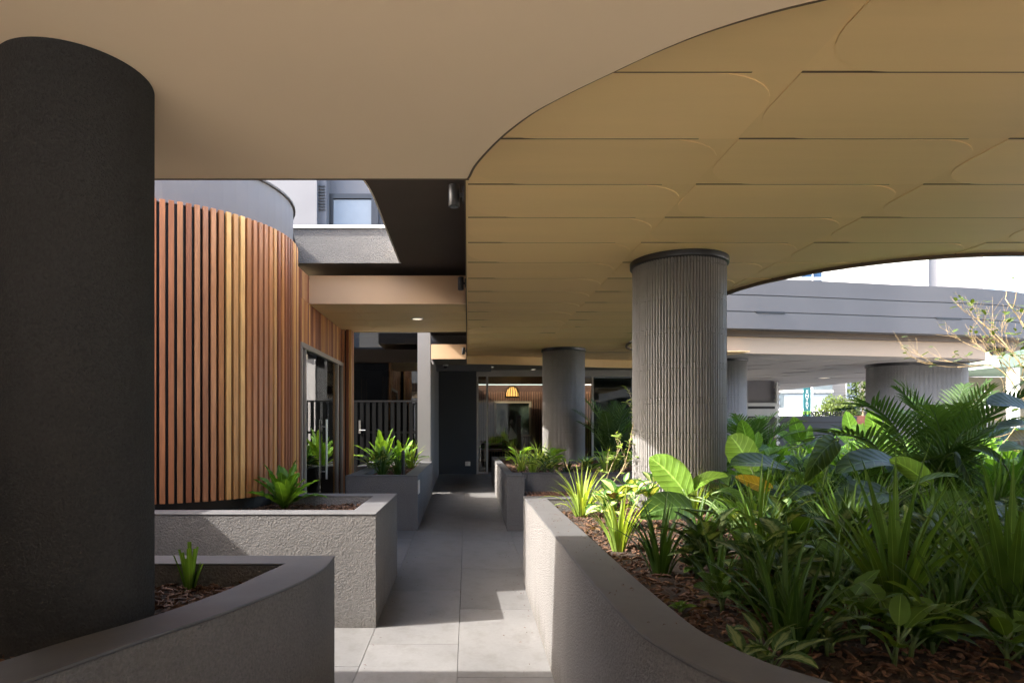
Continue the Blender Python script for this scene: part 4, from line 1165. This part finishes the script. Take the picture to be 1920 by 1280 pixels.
def nest_fern(label, base, n, L, hw, mat, seed, sep=True, group=None):
    rnd = random.Random(seed)
    base = Vector(base)
    t = thing('nest_fern', label, 'fern', base, group)
    allm = MB()
    for i in range(n):
        az = 2 * PI * (i * 0.382 + rnd.uniform(-0.05, 0.05)); k = (i + 0.5) / n
        a0 = 0.10 + 0.85 * k; a1 = a0 + 0.3 + 0.7 * k * rnd.uniform(0.3, 1.2)
        LL = L * rnd.uniform(0.75, 1.1)
        pts = strap_path(base, az, LL, a0, a1, 13)
        m = len(pts)
        w = [hw * (0.25 + 0.75 * math.sin(PI * min(1.0, 0.08 + 0.9 * (j / (m - 1)))) ** 0.7) * (0.25 if j == m - 1 else 1) for j in range(m)]
        up = Vector((0, 0, 0.7)) - Vector((math.cos(az), math.sin(az), 0)) * 0.9
        mb = allm if not sep else MB()
        mb.blade(pts, w, up, 0.35, ruffle=0.24, rk=2.3, ph=rnd.uniform(0, 6), sides=4)
        if sep: mb.build('frond', mat, t, smooth=True)
    if not sep: allm.build('foliage', mat, t, smooth=True)
    return t

def frond_mesh(mb, pts, L, nl, ll, lw, rnd, hang=0.5, v=0.7):
    """feather frond: leaflets both sides of a rachis given by pts"""
    m = len(pts)
    for i in range(nl):
        u = 0.12 + 0.88 * i / (nl - 1)
        f = u * (m - 1); a = min(int(f), m - 2); p = pts[a].lerp(pts[a + 1], f - a)
        t = (pts[a + 1] - pts[a]).normalized()
        sd = t.cross(Vector((0, 0, 1)))
        if sd.length < 1e-3: sd = Vector((1, 0, 0))
        sd.normalize(); nn = sd.cross(t)
        env = math.sin(PI * (0.18 + 0.78 * u)) ** 0.7
        for s in (-1, 1):
            d = (t * (0.75 + 0.35 * u) + sd * s * (0.95 - 0.35 * u) + nn * v * rnd.uniform(0.3, 0.8)).normalized()
            LL = ll * env * rnd.uniform(0.85, 1.1)
            q = [p.copy()]
            for k in range(4):
                d = (d + Vector((0, 0, -hang * 0.22 * rnd.uniform(0.7, 1.3)))).normalized()
                q.append(q[-1] + d * LL / 4)
            mb.blade(q, [lw * 0.5, lw, lw * 0.9, lw * 0.55, 0.0008], nn + sd * s * 0.3, 0.4)

def palm(label, base, nf, L, mat, seed, ll=0.3, lw=0.011, nl=22, extra=(), group=None, amax=1.25, azs=None):
    rnd = random.Random(seed)
    base = Vector(base)
    t = thing('palm', label, 'palm', base, group)
    tk = MB().tube([base + Vector((0, 0, -0.03)), base + Vector((0.01, 0, 0.10)), base + Vector((0.0, 0.01, 0.22))], [0.04, 0.035, 0.022], 8).build('trunk', M['stalk'], t, smooth=True)
    for i in range(nf):
        az = 2 * PI * (i * 0.382 + rnd.uniform(-0.06, 0.06)); k = (i + 0.5) / nf
        if azs: az = azs[i % len(azs)] + rnd.uniform(-0.2, 0.2)
        pts = strap_path(base + Vector((0, 0, 0.12)), az, L * rnd.uniform(0.8, 1.1), 0.05 + 0.45 * k, 0.35 + amax * (0.35 + 0.65 * k), 11, 1.6)
        fr = MB(); frond_mesh(fr, pts, L, nl, ll, lw, rnd)
        fo = fr.build('frond', mat, t, smooth=True)
        MB().tube(pts, [0.007 * (1 - 0.8 * j / (len(pts) - 1)) + 0.0015 for j in range(len(pts))], 5).build('rachis', M['stalk'], fo, smooth=True)
    for pl_ in extra:
        pts = spline(pl_, 6)
        fr = MB(); frond_mesh(fr, pts, 1, nl + 6, ll * 1.05, lw * 1.15, rnd, hang=0.35)
        fo = fr.build('frond', mat, t, smooth=True)
        MB().tube(pts, [0.009 * (1 - 0.8 * j / (len(pts) - 1)) + 0.0015 for j in range(len(pts))], 5).build('rachis', M['stalk'], fo, smooth=True)
    return t

def paddle_plant(label, root, leaves, group=None, seed=1):
    """leaves: (blade base, blade tip, half width, up, sag, material key)"""
    rnd = random.Random(seed)
    root = Vector(root)
    t = thing('paddle_leaf_plant', label, 'plant', root, group)
    for (b, e, hw, up, sag, mk) in leaves:
        b, e = Vector(b), Vector(e)
        n = 12
        pts = []
        for i in range(n + 1):
            u = i / n
            p = b.lerp(e, u); p.z += sag * 4 * u * (1 - u)
            pts.append(p)
        w = [hw * (math.sin(PI * (0.06 + 0.94 * (i / n)) ** 0.85) ** 0.62 if i < n else 0.0) + 0.001 for i in range(n + 1)]
        lf = MB().blade(pts, w, up, 0.28, ruffle=0.035, rk=1.3, ph=rnd.uniform(0, 6), sides=4).build('leaf', M[mk], t, smooth=True)
        d = (pts[1] - pts[0]).normalized()
        sp = spline([root + Vector((rnd.uniform(-0.03, 0.03), rnd.uniform(-0.03, 0.03), -0.03)), root.lerp(b, 0.5) + Vector((0, 0, 0.06)), b - d * 0.03, b + d * 0.05], 5)
        MB().tube(sp, [0.009 - 0.004 * j / (len(sp) - 1) for j in range(len(sp))], 6).build('stalk', M['stalk'], lf, smooth=True)
    return t

Z0 = SOIL
def soil(px, py, h=-0.735):
    d = 1150 * -h / (py - 800)
    return at(px, py, d)
UP = (0, 0, 1); FC = (0, -1, 0.5)     # up vectors: flat leaf / leaf turned to the path side
FL = (-0.6, -0.7, 0.6); FR_ = (0.5, -0.7, 0.6)

# --- hero paddle-leaf plants of the right bed
paddle_plant('lit paddle-leaf plant with pale upright leaf against the large column', soil(1385, 1005), [
    (at(1288, 928, 4.35), at(1217, 857, 4.5), 0.115, (-0.5, -0.55, 0.6), 0.03, 'paddle_light'),
    (at(1292, 920, 4.4), at(1366, 893, 4.25), 0.075, (0.2, -0.6, 0.9), 0.03, 'paddle_light'),
    (at(1299, 955, 3.75), at(1200, 972, 3.6), 0.105, (0.1, -0.75, 0.75), 0.035, 'paddle'),
    (at(1342, 925, 4.0), at(1397, 945, 3.85), 0.05, (0.0, -0.4, 0.9), 0.04, 'paddle'),
], seed=1)
paddle_plant('paddle-leaf plant with a yellow-edged drooping leaf right of the large column', soil(1445, 985), [
    (at(1412, 886, 4.6), at(1368, 816, 4.75), 0.115, (-0.65, -0.5, 0.4), 0.03, 'paddle_light'),
    (at(1478, 884, 4.35), at(1369, 872, 4.1), 0.11, (0.1, -0.45, 0.9), 0.035, 'paddle'),
    (at(1448, 918, 4.25), at(1378, 893, 4.1), 0.05, (0.35, -0.9, 0.2), 0.0, 'paddle_yellow'),
    (at(1432, 945, 4.2), at(1372, 990, 4.0), 0.09, (-0.4, -0.6, 0.7), 0.04, 'paddle_light'),
    (at(1465, 925, 4.2), at(1418, 965, 3.95), 0.045, (0.3, -0.4, 0.9), 0.03, 'paddle'),
], seed=2)
paddle_plant('paddle-leaf plant with a curling leaf in the middle of the right bed', soil(1530, 975), [
    (at(1568, 826, 4.5), at(1507, 905, 4.3), 0.085, (0.6, -0.5, 0.55), 0.05, 'paddle'),
    (at(1535, 925, 4.4), at(1470, 945, 4.2), 0.06, (0, -0.5, 0.9), 0.05, 'paddle'),
    (at(1560, 935, 4.4), at(1612, 965, 4.2), 0.05, (0.2, -0.5, 0.8), 0.04, 'paddle'),
], seed=3)
paddle_plant('broad ribbed paddle-leaf plant below the palm', soil(1640, 1000), [
    (at(1690, 872, 4.4), at(1566, 888, 4.05), 0.105, (0.05, -0.55, 0.85), 0.06, 'paddle'),
    (at(1742, 908, 4.1), at(1667, 860, 4.3), 0.075, (-0.35, -0.75, 0.6), 0.02, 'paddle_light'),
    (at(1668, 925, 4.0), at(1560, 962, 3.7), 0.115, (-0.1, -0.6, 0.8), 0.04, 'paddle'),
    (at(1712, 912, 4.0), at(1800, 894, 3.8), 0.05, (0.1, -0.5, 0.8), 0.03, 'paddle'),
], seed=4)
paddle_plant('dark paddle-leaf plant behind the tall strap leaves', soil(1770, 1045), [
    (at(1762, 962, 3.5), at(1752, 1050, 3.2), 0.095, (0.1, -0.9, 0.4), 0.03, 'paddle'),
    (at(1745, 955, 3.6), at(1840, 945, 3.5), 0.075, (0, -0.5, 0.9), 0.04, 'paddle'),
    (at(1830, 948, 3.6), at(1905, 990, 3.3), 0.08, (0.1, -0.5, 0.8), 0.04, 'paddle'),
], seed=5)
paddle_plant('tall paddle-leaf plant at the right edge of the bed', soil(1905, 950), [
    (at(1935, 770, 4.6), at(1850, 758, 4.4), 0.10, (0, -0.6, 0.7), 0.03, 'paddle'),
    (at(1945, 800, 4.5), at(1868, 806, 4.2), 0.06, (0, -0.35, 0.9), 0.03, 'paddle'),
    (at(1940, 822, 4.5), at(1890, 826, 4.3), 0.07, (0.2, -0.8, 0.5), 0.0, 'paddle_yellow'),
    (at(1945, 848, 4.4), at(1872, 846, 4.1), 0.06, (0, -0.5, 0.8), 0.03, 'paddle_light'),
    (at(1880, 870, 4.5), at(1820, 842, 4.6), 0.06, (0, -0.5, 0.8), 0.03, 'paddle'),
], seed=6)
for i, (px, py, d, pw_) in enumerate([(1497, 826, 8.6, 'left of the palm'), (1596, 822, 9.0, 'in front of the letter wall'), (1640, 815, 8.2, 'left of the wide column'), (1400, 838, 7.6, 'just right of the large column')]):
    r0 = Vector(((px - 877) * d / 1150, d, Z0))
    paddle_plant('bright green upright paddle-leaf plant ' + pw_, r0, [
        (at(px + 4, py, d), at(px - 10, py - 46 - 6 * (i % 2), d), 0.10, (-0.5, -0.8, 0.2), 0.0, 'paddle_light'),
        (at(px + 14, py + 4, d), at(px + 22, py - 30, d), 0.08, (0.4, -0.8, 0.2), 0.0, 'paddle_light'),
        (at(px - 8, py + 8, d), at(px - 44, py - 14, d), 0.09, (-0.2, -0.6, 0.7), 0.04, 'paddle_light'),
        (at(px + 8, py + 14, d), at(px + 48, py + 8, d), 0.08, (0.2, -0.6, 0.7), 0.05, 'paddle'),
    ], seed=20 + i)

# --- strap-leaved clumps
strap_clump('sunlit arching strap clump at the corner of the garden bed rim', soil(1090, 968), 34, 0.50, 0.010, M['strap_pale'], 31, 1.1, 1.7)
strap_clump('sunlit upright strap clump in front of the variegated plant', soil(1160, 1032), 28, 0.40, 0.012, M['strap_pale'], 32, 0.8, 0.7)
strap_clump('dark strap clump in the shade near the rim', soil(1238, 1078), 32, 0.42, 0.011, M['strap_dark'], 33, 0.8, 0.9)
strap_clump('sunlit strap clump at the foot of the large column', soil(1300, 966), 24, 0.40, 0.011, M['strap_pale'], 34, 0.8, 1.0)
strap_clump('tall thin strap plant nearest the curved rim', soil(1470, 1216), 16, 0.50, 0.0095, M['strap_dark'], 35, 1.0, 1.5, dry=0.04)
strap_clump('tall broad strap clump in the front of the bed', soil(1678, 1140), 28, 0.66, 0.0155, M['strap'], 36, 1.25, 0.8)
strap_clump('broad strap clump at the right edge of the photograph', soil(1893, 1165), 28, 0.66, 0.0155, M['strap'], 37, 1.25, 0.8, dry=0.06)
strap_clump('pale grassy strap clump under the right edge paddle leaves', soil(1872, 985), 34, 0.60, 0.012, M['strap'], 38, 0.9, 1.0)
strap_clump('strap clump between the curling paddle leaf and the tall strap clump', soil(1575, 1045), 28, 0.50, 0.012, M['strap_dark'], 39, 0.9, 1.1)
strap_clump('small strap clump behind the yellow-edged leaf', soil(1490, 975), 28, 0.48, 0.010, M['strap'], 40, 0.9, 1.0)
strap_clump('strap clump right of the dark paddle-leaf plant', soil(1815, 1065), 28, 0.50, 0.011, M['strap_dark'], 41, 0.9, 1.2)
strap_clump('cut-back stub of strap leaves in the near left planter', at(356, 1103, 2.76), 15, 0.22, 0.011, M['strap'], 42, 0.7, 0.2, cut=True, name='cut_strap_plant')
# --- variegated rosettes
rosette('bright cream-variegated plant in the sun left of the large column', soil(1152, 992), 30, 0.20, 0.044, M['varieg'], 51, 0.22)
rosette('second cream-variegated plant at the left foot of the large column', soil(1195, 965), 26, 0.20, 0.044, M['varieg'], 52, 0.24)
rosette('shaded variegated plant beside the dark strap clump', soil(1338, 1088), 30, 0.19, 0.043, M['varieg_shaded'], 53, 0.18)
rosette('shaded variegated plant with spreading leaves near the thin strap plant', soil(1425, 1130), 34, 0.18, 0.041, M['varieg_shaded'], 54, 0.18)
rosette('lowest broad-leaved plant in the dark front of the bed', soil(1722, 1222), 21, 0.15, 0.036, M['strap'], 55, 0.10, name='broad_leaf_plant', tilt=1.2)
rosette('upright variegated plant behind the spreading shaded one', soil(1445, 1045), 26, 0.20, 0.046, M['varieg_shaded'], 56, 0.22)
rosette('shaded variegated plant below the broad ribbed leaves', soil(1625, 1060), 26, 0.18, 0.042, M['varieg_shaded'], 57, 0.17)
rosette('tiny seedling at the shaded rim of the bed', soil(1275, 1150), 14, 0.045, 0.011, M['strap'], 58, 0.03, name='seedling', tilt=1.1)
# --- ferns
nest_fern('wavy-leaved nest fern in the pale planter before the timber wall', at(533, 953, 5.25), 22, 0.42, 0.046, M['fern'], 61)
nest_fern('sunlit nest fern at the back of the far-left planter', (-1.42, 10.25, H(-0.71)), 20, 0.66, 0.058, M['fern_sunlit'], 62)
nest_fern('smaller sunlit nest fern beside the bollard light', (-1.12, 10.35, H(-0.71)), 16, 0.52, 0.05, M['fern_sunlit'], 63)
strap_clump('dark strap clump at the front of the far-left planter', (-1.18, 8.45, H(-0.71)), 22, 0.40, 0.011, M['strap_dark'], 64, 1.0, 1.4)
strap_clump('pale strap clump at the far right of the far-left planter', (-0.95, 10.3, H(-0.71)), 28, 0.52, 0.014, M['strap_pale'], 65, 1.1, 1.6)
rosette('pale leafy plant at the left end of the far-left planter', (-1.38, 9.2, H(-0.71)), 24, 0.24, 0.05, M['varieg'], 66, 0.22)
nest_fern('shaded nest fern in the middle of the far-left planter', (-1.3, 9.5, H(-0.71)), 14, 0.48, 0.05, M['fern'], 67)
strap_clump('second dark strap clump beside the bollard light', (-1.0, 8.75, H(-0.71)), 22, 0.36, 0.011, M['strap_dark'], 68, 1.0, 1.4)
# --- palms
palm('large feathery palm in front of the wide column', (4.85, 6.2, Z0), 14, 1.15, M['palm'], 71, ll=0.34, lw=0.012, nl=24, amax=1.1, extra=(
    [at(1735, 905, 6.0), at(1775, 845, 5.6), at(1840, 790, 5.2), at(1925, 735, 4.8)],
    [at(1715, 900, 6.1), at(1690, 820, 6.0), at(1640, 765, 5.9), at(1575, 770, 5.7)],
))
palm('shorter palm whose long frond arches left over the bed', (4.0, 5.1, Z0), 5, 0.7, M['palm'], 72, ll=0.30, lw=0.011, nl=20, amax=1.6, extra=(
    [at(1660, 900, 5.0), at(1640, 835, 4.9), at(1570, 815, 4.8), at(1485, 842, 4.7)],
    [at(1740, 930, 5.0), at(1765, 870, 4.9), at(1790, 850, 4.8), at(1825, 905, 4.6)],
))
palm('bushy palm right behind the large column', (4.05, 8.7, Z0), 15, 0.92, M['palm_light'], 73, ll=0.30, lw=0.012, nl=20, amax=1.3)
palm('dark palm in the planter right of the far tiled column', (2.62, 11.2, H(-0.70)), 13, 1.15, M['palm'], 74, ll=0.30, lw=0.012, nl=20, amax=0.9)

# --- planter behind the bench
for i, (x, y, kind, lab) in enumerate([
        (0.95, 8.95, 's', 'sunlit arching strap clump at the corner of the planter behind the bench'),
        (1.2, 9.5, 'v', 'sunlit variegated plant left of the far tiled column'),
        (1.42, 8.75, 'd', 'small dark strap clump in front of the far tiled column'),
        (1.72, 8.75, 'v', 'cream-variegated plant directly before the far tiled column'),
        (2.15, 8.8, 'v', 'cream-variegated plant right of the far tiled column'),
        (2.30, 9.6, 'p', 'broad light-green plant right of the far tiled column'),
        (2.75, 8.9, 'd', 'dark strap clump at the right end of the planter behind the bench'),
        (0.85, 10.3, 'p', 'pale broad-leaved plant at the far corner behind the bench'),
        (1.25, 10.6, 's', 'tall pale strap clump deep in the planter behind the bench'),
        (2.8, 10.0, 'v', 'variegated plant below the dark palm'),
        (0.82, 9.5, 's', 'second arching strap clump along the path edge behind the bench'),
        (1.15, 8.7, 'v', 'low variegated plant beside the corner strap clump behind the bench'),
        (1.35, 9.9, 'p', 'tall broad light plant touching the far tiled column'),
        (1.95, 8.62, 's', 'small pale strap clump at the front edge behind the bench'),
        (2.45, 8.7, 'p', 'broad light plant near the right end behind the bench'),
        (2.0, 10.4, 'd', 'dark strap clump behind the cream-variegated plants')]):
    b_ = (x, y, H(-0.70))
    if kind == 's': strap_clump(lab, b_, 22, 0.50, 0.012, M['strap_pale'], 80 + i, 1.1, 1.7)
    elif kind == 'd': strap_clump(lab, b_, 18, 0.34, 0.010, M['strap_dark'], 80 + i, 1.1, 1.5)
    elif kind == 'v': rosette(lab, b_, 24, 0.22, 0.045, M['varieg'], 80 + i, 0.16)
    else: rosette(lab, b_, 14, 0.30, 0.055, M['paddle_light'], 80 + i, 0.22, name='broad_leaf_plant')

# --- twiggy shrubs
def twig_shrub(label, stems, mat, leafmat, seed, r0=0.006, nleaf=60, depth=2, name='twiggy_shrub', ll=0.035, spread=0.5, blen=0.35):
    rnd = random.Random(seed)
    root = Vector(stems[0][0])
    t = thing(name, label, 'shrub', root)
    wood = MB(); lv_ = MB()
    ends = []
    def grow(p, d, L, r, lev):
        pts = [p.copy()]
        for k in range(4):
            d = (d + Vector((rnd.uniform(-1, 1), rnd.uniform(-1, 1), rnd.uniform(-0.5, 0.9))) * 0.22).normalized()
            pts.append(pts[-1] + d * L / 4)
        wood.tube(pts, [r * (1 - 0.14 * j) for j in range(5)], 5)
        ends.extend(pts[2:])
        if lev > 0:
            for k in range(rnd.choice((2, 3, 3))):
                a = rnd.uniform(0, 2 * PI)
                nd = (d + Vector((math.cos(a), math.sin(a), rnd.uniform(-0.1, 0.6))) * spread).normalized()
                grow(pts[rnd.choice((2, 3, 4))], nd, L * rnd.uniform(0.55, 0.8), r * 0.62, lev - 1)
    for stp in stems:
        pts = spline(stp, 6)
        wood.tube(pts, [r0 * (1 - 0.5 * j / (len(pts) - 1)) for j in range(len(pts))], 6)
        m = len(pts)
        for q in range(m // 3, m, 2):
            d = (pts[min(q + 1, m - 1)] - pts[q - 1]).normalized()
            a = rnd.uniform(0, 2 * PI)
            grow(pts[q], (d + Vector((math.cos(a), math.sin(a), 0.4)) * 0.7).normalized(), blen * rnd.uniform(0.4, 1), r0 * 0.45, depth - 1)
    wood.build('stems', mat, t, smooth=True)
    for i in range(nleaf):
        p = rnd.choice(ends); a = rnd.uniform(0, 2 * PI)
        d = Vector((math.cos(a), math.sin(a), rnd.uniform(-0.2, 0.6))).normalized()
        L = ll * rnd.uniform(0.6, 1.3)
        lv_.blade([p, p + d * L * 0.4, p + d * L * 0.8, p + d * L], [0.001, L * 0.2, L * 0.16, 0.0005], (rnd.uniform(-.5, .5), -0.3, 1), 0.2)
    if nleaf: lv_.build('foliage', leafmat, t, smooth=True)
    return t
twig_shrub('pale leaning twiggy stem with small leaves before the bench', [[soil(1135, 948), at(1150, 905, 5.4), at(1172, 868, 5.5), at(1186, 800, 5.6), at(1190, 760, 5.7)], [soil(1125, 950), at(1140, 890, 5.5), at(1165, 835, 5.6)]], M['twig'], M['strap_pale'], 91, 0.006, 110, 2, ll=0.05, blen=0.16)
twig_shrub('bare orange-twigged shrub at the right edge before the wing', [
    [Vector((8.0, 7.4, Z0)), at(1935, 760, 7.6), at(1870, 690, 7.8), at(1795, 688, 7.9)],
    [Vector((8.05, 7.4, Z0)), at(1945, 720, 7.6), at(1880, 640, 7.8), at(1835, 600, 8.0)],
    [Vector((8.1, 7.5, Z0)), at(1955, 700, 7.6), at(1925, 620, 7.8), at(1885, 560, 8.0)],
    [Vector((8.1, 7.4, Z0)), at(1945, 790, 7.4), at(1880, 830, 7.3)],
    [Vector((8.1, 7.4, Z0)), at(1950, 740, 7.4), at(1905, 700, 7.5), at(1850, 660, 7.7)]], M['twig_red'], M['hedge'], 92, 0.009, 220, 3, name='bare_shrub', ll=0.10, blen=0.5)

# --- massed planting filling the bed
ORD = 'first second third fourth fifth sixth seventh eighth ninth tenth eleventh twelfth thirteenth fourteenth fifteenth sixteenth seventeenth eighteenth nineteenth twentieth'.split()
def fill(kind, phrase, zone, n, seed, make):
    """a drift of one kind; each label tells its place counted from the left"""
    rnd = random.Random(seed)
    pts = []
    for _ in range(4000):
        if len(pts) >= n: break
        y = rnd.uniform(zone[2], zone[3]); x = rnd.uniform(zone[0], zone[1])
        if y > 6.35 and x < 3.45: continue
        if x > 7.9 or x < 0.62 + 0.06: continue
        if math.hypot(x - 1.92, y - 5.59) < 0.55: continue
        if y < 5.4 and x / y < zone[4]: continue
        if x / y > 0.98: continue
        if any(math.hypot(x - a, y - b) < zone[5] for a, b in pts): continue
        pts.append((x, y))
    pts.sort(key=lambda p: p[0] / p[1])
    for i, (x, y) in enumerate(pts):
        make('%s from the left of the %s' % (ORD[i], phrase), (x, y, Z0 - 0.005), seed * 100 + i, phrase, rnd)
FAR = (2.4, 7.9, 6.9, 11.2, 0.3, 0.45); MID = (2.0, 6.2, 5.0, 7.2, 0.38, 0.34)
fill('strap', 'tall strap clumps in the far bed', FAR, 14, 201, lambda l, b, s_, g, r: strap_clump(l, b, 22, r.uniform(0.55, 0.8), 0.016, M['strap'], s_, 0.9, 1.1, sep=False, group=g))
fill('fern', 'bright nest ferns in the far bed', FAR, 16, 202, lambda l, b, s_, g, r: nest_fern(l, b, 15, r.uniform(0.55, 0.75), 0.055, M['fern'], s_, sep=False, group=g))
fill('broad', 'light broad-leaved plants in the far bed', FAR, 14, 203, lambda l, b, s_, g, r: rosette(l, b, 20, r.uniform(0.26, 0.4), 0.065, M['paddle_light'], s_, 0.35, sep=False, group=g, name='broad_leaf_plant'))
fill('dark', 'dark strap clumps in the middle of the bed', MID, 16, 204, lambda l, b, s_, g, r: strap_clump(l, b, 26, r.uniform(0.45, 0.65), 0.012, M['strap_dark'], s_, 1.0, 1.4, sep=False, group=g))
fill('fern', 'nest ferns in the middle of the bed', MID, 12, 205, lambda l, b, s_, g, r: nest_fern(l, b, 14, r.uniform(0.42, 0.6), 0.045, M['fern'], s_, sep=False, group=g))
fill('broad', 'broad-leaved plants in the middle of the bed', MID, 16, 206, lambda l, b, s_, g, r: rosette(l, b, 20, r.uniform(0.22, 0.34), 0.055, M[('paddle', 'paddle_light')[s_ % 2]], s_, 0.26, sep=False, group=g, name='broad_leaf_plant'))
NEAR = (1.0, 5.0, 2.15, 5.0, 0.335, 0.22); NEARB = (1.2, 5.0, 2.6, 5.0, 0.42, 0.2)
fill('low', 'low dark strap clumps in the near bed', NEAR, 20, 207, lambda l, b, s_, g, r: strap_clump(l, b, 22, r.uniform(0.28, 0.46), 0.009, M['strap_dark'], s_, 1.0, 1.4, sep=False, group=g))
fill('low', 'low shaded variegated plants in the near bed', NEARB, 20, 208, lambda l, b, s_, g, r: rosette(l, b, 22, r.uniform(0.14, 0.2), 0.04, M['varieg_shaded'], s_, 0.14, sep=False, group=g, name='variegated_plant'))
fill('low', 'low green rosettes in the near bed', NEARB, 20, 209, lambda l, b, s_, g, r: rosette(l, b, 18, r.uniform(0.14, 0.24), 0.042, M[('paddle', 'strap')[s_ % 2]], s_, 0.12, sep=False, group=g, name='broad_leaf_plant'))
fill('low', 'small sprawling plants along the shaded rim of the bed', (0.78, 3.2, 1.75, 3.2, 0.30, 0.15), 20, 211, lambda l, b, s_, g, r: rosette(l, b, 18, r.uniform(0.09, 0.16), 0.026, M[('varieg_shaded', 'strap', 'paddle')[s_ % 3]], s_, 0.08, sep=False, group=g, name='sprawling_plant'))
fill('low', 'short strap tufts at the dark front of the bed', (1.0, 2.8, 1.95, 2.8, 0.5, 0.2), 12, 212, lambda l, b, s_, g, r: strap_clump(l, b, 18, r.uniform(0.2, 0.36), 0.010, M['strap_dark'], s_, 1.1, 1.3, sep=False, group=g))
fill('low', 'mid-height strap clumps in the near bed', (1.5, 5.0, 3.0, 5.0, 0.45, 0.3), 16, 210, lambda l, b, s_, g, r: strap_clump(l, b, 24, r.uniform(0.4, 0.6), 0.011, M['strap'], s_, 0.9, 1.2, sep=False, group=g))

# --- counter plants and street shrubs
for i, (x, lab) in enumerate(((0.55, 'trailing plant at the left end of the lobby counter'), (0.95, 'larger trailing plant in the middle of the lobby counter'))):
    rosette(lab, (x, 16.42, H(-0.60)), 22, 0.16, 0.03, M['paddle_light'], 500 + i, 0.12, sep=False, name='trailing_plant', tilt=1.7)
def leafy_shrub(label, c, rad, n, ls, mat, seed, name='street_shrub'):
    rnd = random.Random(seed)
    c = Vector(c); t = thing(name, label, 'shrub', (c[0], c[1], -0.6))
    MB().tube([(c[0], c[1], -0.65), (c[0] + 0.1, c[1], c[2])], [0.08, 0.04], 7).build('trunk', M['twig'], t)
    mb = MB()
    for i in range(n):
        d = Vector((rnd.gauss(0, 1), rnd.gauss(0, 1), rnd.gauss(0, 1))).normalized() * rnd.uniform(0.45, 1.0) ** 0.6
        p = c + Vector((d[0] * rad[0], d[1] * rad[1], d[2] * rad[2])) * (0.85 + 0.2 * math.sin(5 * d[0] + 3 * d[2]))
        e = Vector((rnd.gauss(0, 1), rnd.gauss(0, 1), rnd.gauss(0.2, 1))).normalized() * ls
        mb.blade([p, p + e * 0.5, p + e], [0.002, ls * 0.28, 0.001], (rnd.uniform(-1, 1), -0.5, 1), 0.2)
    mb.build('crown', mat, t)
leafy_shrub('yellow-green street shrub behind the address letters', (20.2, 33.5, H(0.75)), (1.5, 1.0, 0.95), 2600, 0.16, M['hedge'], 601)
leafy_shrub('thin street tree beside the cream house', (24.4, 38, H(2.4)), (0.9, 0.8, 1.6), 1100, 0.2, M['hedge'], 602, 'street_tree')

# --- loose litter: bark crumbs and dry leaves fallen from the beds
lit = MB(); rnd = random.Random(77)
for i in range(150):
    side = rnd.choice((-1, 1, 1))
    y = rnd.uniform(3.2, 9.5); x = (0.49 - abs(rnd.gauss(0, 0.09))) if side > 0 else (-0.65 + abs(rnd.gauss(0, 0.07)))
    if rnd.random() < 0.25: x = rnd.uniform(-0.6, 0.45)
    a = rnd.uniform(0, 2 * PI); L = rnd.uniform(0.006, 0.024); p = Vector((x, y, floor_z(y) + 0.003)); d = Vector((math.cos(a), math.sin(a), 0.05)) * L
    lit.blade([p, p + d * 0.5 + Vector((0, 0, 0.003)), p + d], [0.001, L * 0.22, 0.0008], UP, 0.3)
for i in range(60):
    y = rnd.uniform(1.9, 5.3); x = 0.50 + rnd.uniform(0.02, 0.17)
    a = rnd.uniform(0, 2 * PI); L = rnd.uniform(0.006, 0.02); p = Vector((x, y, TOP + 0.003)); d = Vector((math.cos(a), math.sin(a), 0.05)) * L
    lit.blade([p, p + d * 0.5 + Vector((0, 0, 0.003)), p + d], [0.001, L * 0.22, 0.0008], UP, 0.3)
o = lit.build('leaf_litter', M['chip'], None); o['kind'] = 'stuff'; o['label'] = 'scattered bark crumbs on the path and planter rims'; o['category'] = 'litter'
dl = MB()
for i in range(420):
    y = rnd.uniform(1.6, 5.6); x = rnd.uniform(0.75, 4.5)
    if x / y > 0.95 or (y < 2.2 and x < 1.0): continue
    a = rnd.uniform(0, 2 * PI); L = rnd.uniform(0.03, 0.11); p = Vector((x, y, SOIL + rnd.uniform(0.015, 0.03))); d = Vector((math.cos(a), math.sin(a), rnd.uniform(-0.1, 0.35))) * L
    dl.blade([p, p + d * 0.35 + Vector((0, 0, L * 0.12)), p + d * 0.75 + Vector((0, 0, L * 0.1)), p + d], [0.001, L * 0.13, L * 0.1, 0.0008], (rnd.uniform(-0.5, 0.5), rnd.uniform(-0.5, 0.5), 1), 0.5)
dl.build('leaf_litter', M['dry'], t4, kind='stuff')
